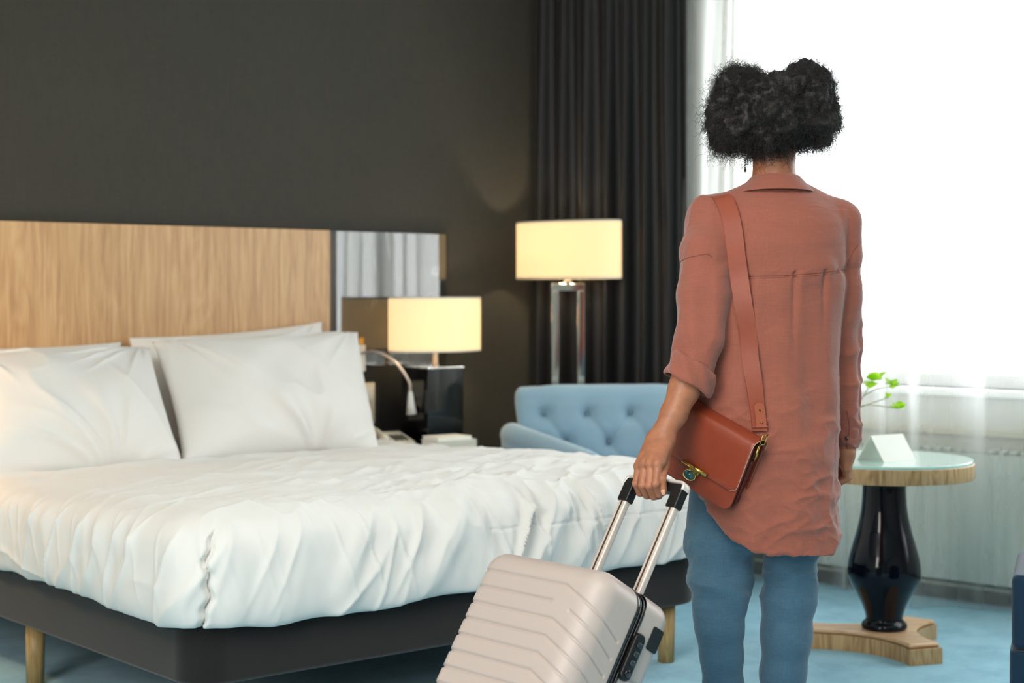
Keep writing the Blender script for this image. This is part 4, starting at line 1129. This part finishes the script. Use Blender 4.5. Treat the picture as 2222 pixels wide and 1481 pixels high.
# --- body: one mesh from three fields of different fineness
parts = []
bc = Field((-.24, -.15, .05), (.22, .15, 1.36), .009)
bc.loft([(.80, -.01, .12, 0, .09), (.95, -.005, .12, 0, .085), (1.05, 0, .115, 0, .085), (1.2, 0, .13, -.01, .09), (1.3, 0, .12, -.012, .08), (1.35, 0, .07, -.01, .055)], 0, 2)
bc.chain([tuple(p) for p in JL], [.06, .065, .06, .055, .05, .043, .04, .036, .034, .032, .032], .02)
bc.chain([tuple(p) for p in JR], [.06, .06, .055, .05, .045, .042, .038, .034, .034], .02)
bc.chain([tuple(LS[0]), tuple(LS[1]), tuple(LS[2]), tuple(LS[3])], [.042, .042, .040, .036], .02)
bc.chain([tuple(p) for p in RSV[:5]], [.042, .041, .038, .034, .032], .02)
parts.append(bc.mesh())
# head and neck
hf = Field((-.12, -.14, 1.30), (.12, .16, 1.72), .0045)
hf.chain([(0, .0, 1.33), (0, .0, 1.42), (.002, .012, 1.50)], [.060, .051, .052], .02)
hf.ell((0, .020, 1.585), (.073, .092, .095), .02)
hf.chain([(0, .055, 1.52), (0, .075, 1.495)], [.050, .034], .025)
hf.ell((0, .060, 1.545), (.060, .055, .055), .02)
hf.cap((0, .108, 1.578), (0, .126, 1.548), .008, .013, .012)          # nose
for s_ in (-1, 1):
    hf.ell((s_ * .017 + 0, .112, 1.548), (.008, .008, .007), .006)
    hf.ell((s_ * .030, .098, 1.592), (.020, .012, .006), .012)         # brow
    hf.ell((s_ * .031, .094, 1.577), (.0125, .0125, .011), .003)       # eyeball
    hf.ell((s_ * .037, .088, 1.548), (.022, .018, .016), .015)         # cheek
    hf.ell((s_ * .076, .008, 1.560), (.006, .017, .030), .006)         # ear
    hf.ell((s_ * .079, -.002, 1.565), (.004, .010, .022), .004)
hf.cap((-.018, .110, 1.520), (.018, .110, 1.520), .006, .006, .008); hf.cap((-.014, .109, 1.511), (.014, .109, 1.511), .007, .007, .008)
parts.append(hf.mesh())
# left forearm and hand on the grip
EL = Qp(1506, 770, -.118)
FA = [EL, Qp(1484, 845, -.138), Qp(1462, 898, -.160), Qp(1441, 938, -.178), Qp(1434, 955, -.186)]
hl = Field((-.44, -.34, .655), (-.12, -.02, 1.03), .0022)
hl.chain(FA, [.042, .036, .0305, .0255, .0245], .012)
hl.cap(Qp(1425, 940, -.185), Qp(1428, 948, -.190), .008, .009, .012)
MCP = [Qp(1387, 1011, -.214), Qp(1399, 1007, -.232), Qp(1413, 1005, -.248), Qp(1428, 1006, -.263)]
PIP = [Qp(1380, 1049, -.234), Qp(1394, 1053, -.254), Qp(1409, 1054, -.271), Qp(1423, 1050, -.285)]
DIP = [Qp(1388, 1070, -.222), Qp(1403, 1075, -.239), Qp(1418, 1077, -.256), Qp(1430, 1072, -.270)]
TIP = [Qp(1398, 1071, -.205), Qp(1414, 1075, -.221), Qp(1431, 1076, -.236), Qp(1441, 1068, -.252)]
wr = FA[-1]; wofs = [(-.018, .010, 0), (-.007, .004, 0), (.005, -.002, 0), (.014, -.006, 0)]
for i in range(4):
    hl.cap(wr + np.array(wofs[i]), MCP[i], .0175, .0125, .016)
    hl.cap((wr + MCP[i]) / 2 + np.array([.006, .008, 0]), MCP[i] + np.array([.006, .008, 0]), .013, .011, .012)
rr = [.0084, .0092, .0095, .009]
for i in range(4):
    hl.cap(MCP[i], PIP[i], .0105, rr[i], .004)
    hl.ell(MCP[i] + np.array([-.003, -.004, .001]), (.0095, .0095, .0095), .006)
    hl.ell(PIP[i], (rr[i] * 1.08,) * 3, .003)
    hl.cap(PIP[i], DIP[i], rr[i], rr[i] * .9, .002); hl.cap(DIP[i], TIP[i], rr[i] * .9, rr[i] * .78, .002)
TH_ = [Qp(1442, 968, -.192), Qp(1441, 1010, -.232), Qp(1436, 1040, -.276), Qp(1441, 1066, -.278)]
hl.cap(TH_[0], TH_[1], .0165, .0125, .012); hl.cap(TH_[1], TH_[2], .0115, .0098, .004); hl.cap(TH_[2], TH_[3], .0098, .0075, .003)
# forearm tendon and vein relief
V, Q = hl.mesh(); parts.append((V, Q))
# right wrist and relaxed hand
hr = Field((.10, -.03, .66), (.27, .18, .86), .0025)
wrR = RSV[6] + np.array([0, 0, .01]); hr.chain([RSV[5], wrR, Qp(1833, 985, .062)], [.030, .0245, .024], .012)
for i in range(4):
    mc = Qp(1840 - 1.5 * i, 1010 + 2.0 * i, .105 - .021 * i); pp_ = mc + np.array([.004, .006, -.026]); dd_ = pp_ + np.array([-.020, .0, -.012]); tt_ = dd_ + np.array([-.017, -.002, .008])
    hr.cap(Qp(1833 , 985, .062) + np.array([0, .012 - .008 * i, 0]), mc, .018, .0115, .014)
    r0 = [.009, .0095, .009, .008][i]
    hr.cap(mc, pp_, r0 * 1.1, r0, .003); hr.cap(pp_, dd_, r0, r0 * .92, .002); hr.cap(dd_, tt_, r0 * .92, r0 * .8, .002)
tb_ = [Qp(1826, 985, .085), Qp(1822, 1012, .105), Qp(1820, 1035, .115)]
hr.cap(tb_[0], tb_[1], .014, .011, .01); hr.cap(tb_[1], tb_[2], .0105, .0085, .004)
parts.append(hr.mesh())
Vb = np.vstack([p[0] for p in parts]); off = np.cumsum([0] + [len(p[0]) for p in parts[:-1]])
Qb = np.vstack([p[1] + o for p, o in zip(parts, off)])
body = mesh_obj('body', Vb, Qb, M_skin, man)
m_nail = simple('fingernail', (214, 160, 140), .25)
def nail(P, dirn, outw, w_, l_):
    d = Vector(dirn).normalized(); n = Vector(outw); n = (n - d * n.dot(d)).normalized(); s = d.cross(n)
    Vn = []; Fn = []
    for i in range(7):
        for j in range(7):
            a = (i / 6 * 2 - 1); b_ = (j / 6 * 2 - 1); hh = -.0018 * a * a * 1.2 - .0006 * b_ * b_
            k = 1 - .25 * max(b_, 0) ** 2
            Vn.append(Vector(P) + s * a * w_ * k + d * b_ * l_ + n * hh)
    for i in range(6):
        for j in range(6): Fn.append((i * 7 + j, i * 7 + j + 1, (i + 1) * 7 + j + 1, (i + 1) * 7 + j))
    mesh_obj('fingernail', Vn, Fn, m_nail, body).modifiers.new('S', 'SOLIDIFY').thickness = .0006
nail(TH_[3] + np.array([-.003, -.0078, -.001]), TH_[3] - TH_[2], (-.35, -1, 0), .0052, .0065)

# --- hair
lob = [(Qp(1622, 220, .0), (.090, .110, .084)), (Qp(1744, 213, .005), (.084, .110, .084)), (Qp(1682, 245, -.01), (.100, .118, .100)), (Qp(1686, 222, .0), (.055, .10, .055)), (Qp(1606, 262, -.01), (.084, .095, .070)), (Qp(1757, 256, -.01), (.078, .095, .070)), (Qp(1660, 300, -.01), (.075, .085, .048)), (Qp(1584, 304, .0), (.040, .06, .030)), (Qp(1775, 294, .0), (.034, .06, .030))]
hh_ = Field((-.21, -.16, 1.43), (.21, .17, 1.76), .005)
for c, r in lob: hh_.ell(c, np.array(r) * .93, .02)
V, Q = hh_.mesh(); Nv = vnormals(V, Q)
V = V + Nv * (.014 * fbm(V, 24, 3, 5) + .006 * vnoise(V, 100, 7))[:, None]
def hair_mat():
    m, N, L, b = newmat('black_curly_hair'); n = tex_noise(N, L, 60, 3)
    r = ramp(N, L, n.outputs[0], [(.3, lin((26, 23, 22))), (.7, lin((44, 38, 35)))]); L.new(r.outputs[0], b.inputs['Base Color'])
    b.inputs['Roughness'].default_value = .55; b.inputs['Specular IOR Level'].default_value = .35; return m
M_hair = hair_mat()
hair = mesh_obj('hair', V, Q, M_hair, man)
rs = np.random.RandomState(11); NS, NP = 12000, 22
# strand roots on the hair surface, growing outward as small spirals
area_w = rs.randint(0, len(V), NS); root = V[area_w] - Nv[area_w] * .012
dirn = Nv[area_w] * 1.0 + rs.normal(0, .6, (NS, 3)); dirn[:, 2] += -.12 + .1 * rs.rand(NS); dirn /= np.linalg.norm(dirn, axis=1, keepdims=True)
keep = (root[:, 2] > 1.478); root, dirn = root[keep], dirn[keep]; NS = len(root)
Ls = rs.uniform(.016, .032, NS) * (1 + .7 * (rs.rand(NS) < .18)); low_ = root[:, 2] < 1.54; Ls[low_] *= 1.25
Ls *= np.where(np.abs(root[:, 0] - .01) < .025, np.where(root[:, 2] > 1.64, .5, 1), 1)
t = np.linspace(0, 1, NP); s_a = np.cross(dirn, rs.normal(0, 1, (NS, 3))); s_a /= np.linalg.norm(s_a, axis=1, keepdims=True); s_b = np.cross(dirn, s_a)
turns = rs.uniform(1.5, 4.0, NS); rad = rs.uniform(.003, .0075, NS); ph0 = rs.rand(NS) * 6.28
droop = np.zeros((NS, 1, 3)); droop[:, 0, 2] = np.where(root[:, 2] < 1.6, -.012, .004)
ctr = root[:, None] + dirn[:, None] * (Ls[:, None] * t)[..., None] + droop * (t ** 2)[None, :, None] * rs.rand(NS, 1, 1)
an = ph0[:, None] + turns[:, None] * 6.28 * t[None]; am = (rad[:, None] * (.3 + .7 * t[None]))
ctr = ctr + s_a[:, None] * (np.cos(an) * am)[..., None] + s_b[:, None] * (np.sin(an) * am)[..., None]
tg = np.gradient(ctr, axis=1); tg /= np.linalg.norm(tg, axis=2, keepdims=True) + 1e-9
b1 = np.cross(tg, s_a[:, None] + .01); b1 /= np.linalg.norm(b1, axis=2, keepdims=True) + 1e-9; b2 = np.cross(tg, b1)
rw = (.00052 * (1 - .55 * t))[None, :, None]
tri = [ctr + rw * (b1 * math.cos(k * 2.0944) + b2 * math.sin(k * 2.0944)) for k in range(3)]
G = np.stack(tri, 2)                                     # NS,NP,3,3
Vh = G.reshape(-1, 3); base = (np.arange(NS) * NP * 3)[:, None, None]; ii = np.arange(NP - 1)[None, :, None] * 3; kk = np.arange(3)[None, None, :]; k2 = (kk + 1) % 3
Qh = np.stack(np.broadcast_arrays(base + ii + kk, base + ii + k2, base + ii + 3 + k2, base + ii + 3 + kk), -1).reshape(-1, 4)
cs = mesh_obj('curls', Vh, Qh, M_hair, hair); cs['kind'] = 'stuff'
# earring
er = MB(); p0 = Qp(1617, 322, .0)
for i in range(9):
    er.lathe([(0, -.0022), (.0018, -.001), (.0022, 0), (.0018, .001), (0, .0022)], tuple(p0 + np.array([0, 0, -.0058 * i])), 8, cap=False)
er.tube([tuple(p0 + np.array([0, 0, .02])), tuple(p0 + np.array([0, 0, -.05]))], .0005, 5)
er.lathe([(0, -.006), (.0035, -.003), (.003, .001), (.0008, .005)], tuple(p0 + np.array([0, 0, -.052])), 10, cap=False)
er.build('earring', simple('dark_bead', (70, 60, 58), .3, .4), man, True)

# ------------------------------------------------------------------ shoulder bag
ro = math.radians(24); yaw_b = math.radians(40)
Wd = Vector((math.cos(ro) * math.cos(yaw_b), -math.cos(ro) * math.sin(yaw_b), -math.sin(ro)))
Yd = Vector((math.sin(yaw_b), math.cos(yaw_b), 0)); Zd = Wd.cross(Yd).normalized()
Pm = Matrix.Translation((pr_[0], pr_[1], 0)) @ Matrix.Rotation(-YAW, 4, 'Z')
TR = Vector(Qp(1636, 963, -.205)) 
Lm = Matrix(((Wd.x, Yd.x, Zd.x, 0), (Wd.y, Yd.y, Zd.y, 0), (Wd.z, Yd.z, Zd.z, 0), (0, 0, 0, 1)))
Lm.translation = TR - Wd * .11
bag = thing('shoulder_bag', 'tan leather crossbody bag with brass clasp hanging at her left hip', 'bag')
bag.matrix_world = Pm @ Lm
BW, BH, BD = .11, .180, .058
XZ = Matrix(((1, 0, 0, 0), (0, 0, 1, 0), (0, 1, 0, 0), (0, 0, 0, 1)))
def xz(P, y0, y1, name, mat, bev=.002, parent=bag, ang=50):
    o = MB().prism(P[::-1], y0, y1).build(name, mat, parent, bevel=bev, angle=ang, M=XZ); return o
def rr2(x0, x1, z0, z1, rb, rt, n=8):
    P = []
    for cx, cy, a0, r in ((x1 - rb, z0 + rb, -90, rb), (x1 - rt, z1 - rt, 0, rt), (x0 + rt, z1 - rt, 90, rt), (x0 + rb, z0 + rb, 180, rb)):
        for i in range(n + 1): a = math.radians(a0 + 90 * i / n); P.append((cx + r * math.cos(a), cy + r * math.sin(a)))
    return P
xz(rr2(-BW, BW, -BH, -.008, .022, .006), .004, .010, 'front_panel', M_leather)
xz(rr2(-BW, BW, -BH, -.004, .022, .006), BD - .006, BD, 'back_panel', M_leather)
xz(rr2(-BW + .003, BW - .006, -BH + .004, -.012, .020, .006), .010, BD - .006, 'gusset', M_leather_dk, .004)
xz(rr2(-BW + .002, BW - .003, -BH + .002, -.010, .020, .006), .026, .032, 'divider', M_leather_dk, .001)
# flap: sheet from back edge over the top and down the front
fp = [(BD, -.02), (BD + .001, -.006), (BD - .008, .004), (BD * .6, .008), (.02, .006), (.004, -.001), (-.001, -.014), (-.0015, -.04), (-.001, -.08), (.0005, -.130)]
fc = catmull([(0, y, z) for y, z in fp], 6)[:, 1:]
nx_ = 41; Gf = []
for k, (y, z) in enumerate(fc):
    row = []
    fr_ = k / (len(fc) - 1)
    for x in np.linspace(-BW - .001, BW + .001, nx_):
        rcn = .022; zz_ = z
        row.append((x, y, z))
    Gf.append(row)
Gf = np.array(Gf); zb = -.130; rc = .018
for i in range(Gf.shape[0]):
    for j in range(nx_):
        x, y, z = Gf[i, j]
        if y < .01 and z < zb + rc:                     # round the two lower corners
            lim = BW + .001 - rc + math.sqrt(max(rc ** 2 - (zb + rc - z) ** 2, 0)); Gf[i, j, 0] = x * lim / (BW + .001)
Vf, Qf = grid_mesh(Gf); flp = mesh_obj('flap', Vf, Qf, M_leather, bag)
so_ = flp.modifiers.new('S', 'SOLIDIFY'); so_.thickness = .0028; so_.offset = 0
bv = flp.modifiers.new('B', 'BEVEL'); bv.width = .0006; bv.segments = 1; bv.limit_method = 'ANGLE'
# flap edge stitching line, paler raw edge
eg = [tuple(Gf[i, -1] + np.array([.0003, 0, 0])) for i in range(Gf.shape[0])]
MB().tube(eg, .0012, 6).build('edge_trim', simple('pale_leather_edge', (196, 140, 110), .5), flp, True)
eb = [tuple(Gf[-1, j]) for j in range(nx_)]; MB().tube(eb, .0012, 6).build('edge_trim', M_leather_dk, flp, True)
# brass clasp
cl = MB().tube([(-.044, -.0095, -.124), (.030, -.0095, -.124)], .0046, 16).build('clasp_bar', M_brass, bag, True)
MB().box(-.020, .008, -.010, .002, -.139, -.119).build('clasp_plate', M_brass, bag, bevel=.002)
m_teal = simple('teal_stone', (14, 70, 74), .08, coat=.8)
MB().lathe([(0, 0), (.013, 0), (.014, .002), (.011, .006), (.0, .008)], (0, 0, 0), 24, 1.1, .8, cap=False).build('clasp_stone', m_teal, bag, True, M=Matrix.Translation((-.012, -.012, -.145)) @ Matrix.Rotation(math.radians(62), 4, 'X') @ Matrix.Rotation(.3, 4, 'Y'))
MB().lathe([(.0135, -.001), (.0155, .001), (.0135, .003), (.0135, -.001)], (0, 0, 0), 28, 1.1, .8, cap=False).build('clasp_ring', M_brass, bag, True, M=Matrix.Translation((-.012, -.012, -.145)) @ Matrix.Rotation(math.radians(62), 4, 'X') @ Matrix.Rotation(.3, 4, 'Y'))
# side ring
rg_ = MB(); rr_ = [(BW + .004, .030 + .016 * math.sin(a), .010 + .018 * math.cos(a)) for a in np.linspace(0, 6.283, 5)[:-1] + .785]
rg_.tube(rr_ + [rr_[0]], .0021, 8).build('ring', M_brass, bag, True)
MB().tube([(BW + .001, .022, -.002), (BW + .005, .022, -.03), (BW + .002, .024, -.045)], .0035, 8).build('hook', M_brass, bag, True)
rr_ = [(-BW - .004, .030 + .016 * math.sin(a), .010 + .018 * math.cos(a)) for a in np.linspace(0, 6.283, 5)[:-1] + .785]
MB().tube(rr_ + [rr_[0]], .0021, 8).build('ring', M_brass, bag, True)
# strap in person coordinates
Bi = Lm.inverted()
sp = []; sn = []
path = [(1561, 428), (1574, 440), (1586, 462), (1594, 500), (1600, 545), (1606, 600), (1613, 655), (1620, 705), (1627, 760), (1633, 810), (1639, 865), (1644, 905), (1648, 938)]
pc_ = catmull([(a, b_, 0) for a, b_ in path], 5)
for p in pc_:
    q, n = onsurf(p[0], p[1], .0065)
    if q is None: continue
    sp.append(q); sn.append(n)
def ray(o, d, off=.004):
    h = bvh.ray_cast(Vector(o), Vector(d)); 
    if h[0] is None: return None, None
    n = h[1] if h[1].dot(Vector(d)) < 0 else -h[1]; return h[0] + n * off, n
pre = []; pren = []
for u_, v2 in ((-.136, -.045), (-.138, -.015), (-.138, .015), (-.136, .045)):
    q, n = ray((u_, v2, 1.6), (0, 0, -1))
    if q is not None: pre.append(q); pren.append(n)
for u_, zz in ((-.132, 1.31), (-.128, 1.25), (-.126, 1.15), (-.128, 1.05), (-.135, .97), (-.145, .90)):
    q, n = ray((u_, 1.0, zz), (0, -1, 0))
    if q is not None: pre.append(q); pren.append(n)
ringL = Lm @ Vector((-BW - .004, .03, .02))
sp = pre[::-1] + sp; sn = pren[::-1] + sn
sp = [ringL] + sp; sn = [sn[0]] + sn
A = np.array([tuple(p) for p in sp]); B_ = np.array([tuple(p) for p in sn])
for _ in range(6):
    A[1:-1] = (A[:-2] + 2 * A[1:-1] + A[2:]) / 4; B_[1:-1] = (B_[:-2] + 2 * B_[1:-1] + B_[2:]) / 4
A2 = catmull(A, 3); B2 = catmull(B_, 3); B2 /= np.linalg.norm(B2, axis=1, keepdims=True)
def ribbon(A2, B2, w_, th, name, mat, parent):
    T = np.gradient(A2, axis=0); T /= np.linalg.norm(T, axis=1, keepdims=True); S = np.cross(T, B2); S /= np.linalg.norm(S, axis=1, keepdims=True); Nn = np.cross(S, T)
    wv = w_ if hasattr(w_, '__len__') else np.full(len(A2), w_)
    G = np.stack([A2 - S * wv[:, None] - Nn * th / 2, A2 - S * wv[:, None] + Nn * th / 2, A2 + S * wv[:, None] + Nn * th / 2, A2 + S * wv[:, None] - Nn * th / 2], 1)
    Mi = np.array(Bi); G = (G.reshape(-1, 3) @ Mi[:3, :3].T + Mi[:3, 3]).reshape(G.shape)
    V, Q = grid_mesh(G, False, True); n = len(A2)
    Q = np.vstack([Q, [[0, 1, 2, 3]], [[(n - 1) * 4 + 3, (n - 1) * 4 + 2, (n - 1) * 4 + 1, (n - 1) * 4]]])
    o = mesh_obj(name, V, Q, mat, parent, True); e = o.modifiers.new('E', 'EDGE_SPLIT'); e.split_angle = .7; return o
wid = np.interp(np.arange(len(A2)) / len(A2), [0, .45, .55, 1], [.019, .023, .0215, .0175])
strap = ribbon(A2, B2, wid, .0038, 'strap', M_leather2, bag)
# overlapping strap end with rivets
k0 = int(len(A2) * .872); A3 = A2[k0:-4] + B2[k0:-4] * .0046; w3_ = np.full(len(A3), .0125); w3_[:4] = [.004, .0085, .0112, .0122]
A3 = A3 + np.array([.003, 0, 0])
ribbon(A3, B2[k0:-4], w3_, .0034, 'strap_end', simple('tan_leather_tab', (162, 84, 58), .45, var=.05, bump=.3, bscale=500), bag)
for fr_ in (.28, .72):
    i = int(len(A3) * fr_); c = Bi @ Vector(A3[i] + B2[k0 + i] * .0024); n = (Bi.to_3x3() @ Vector(B2[k0 + i])).normalized()
    MB().lathe([(0, 0), (.0028, 0), (.0028, .001), (.0016, .002), (.0016, .004), (0, .0045)], (0, 0, 0), 14, cap=False).build('rivet', M_brass, bag, True, M=Matrix.Translation(c) @ n.to_track_quat('Z', 'Y').to_matrix().to_4x4())
A4 = A2[-7:-4] + B2[-7:-4] * .004
ribbon(A4, B2[-7:-4], .0195, .005, 'strap_loop', M_leather2, bag)
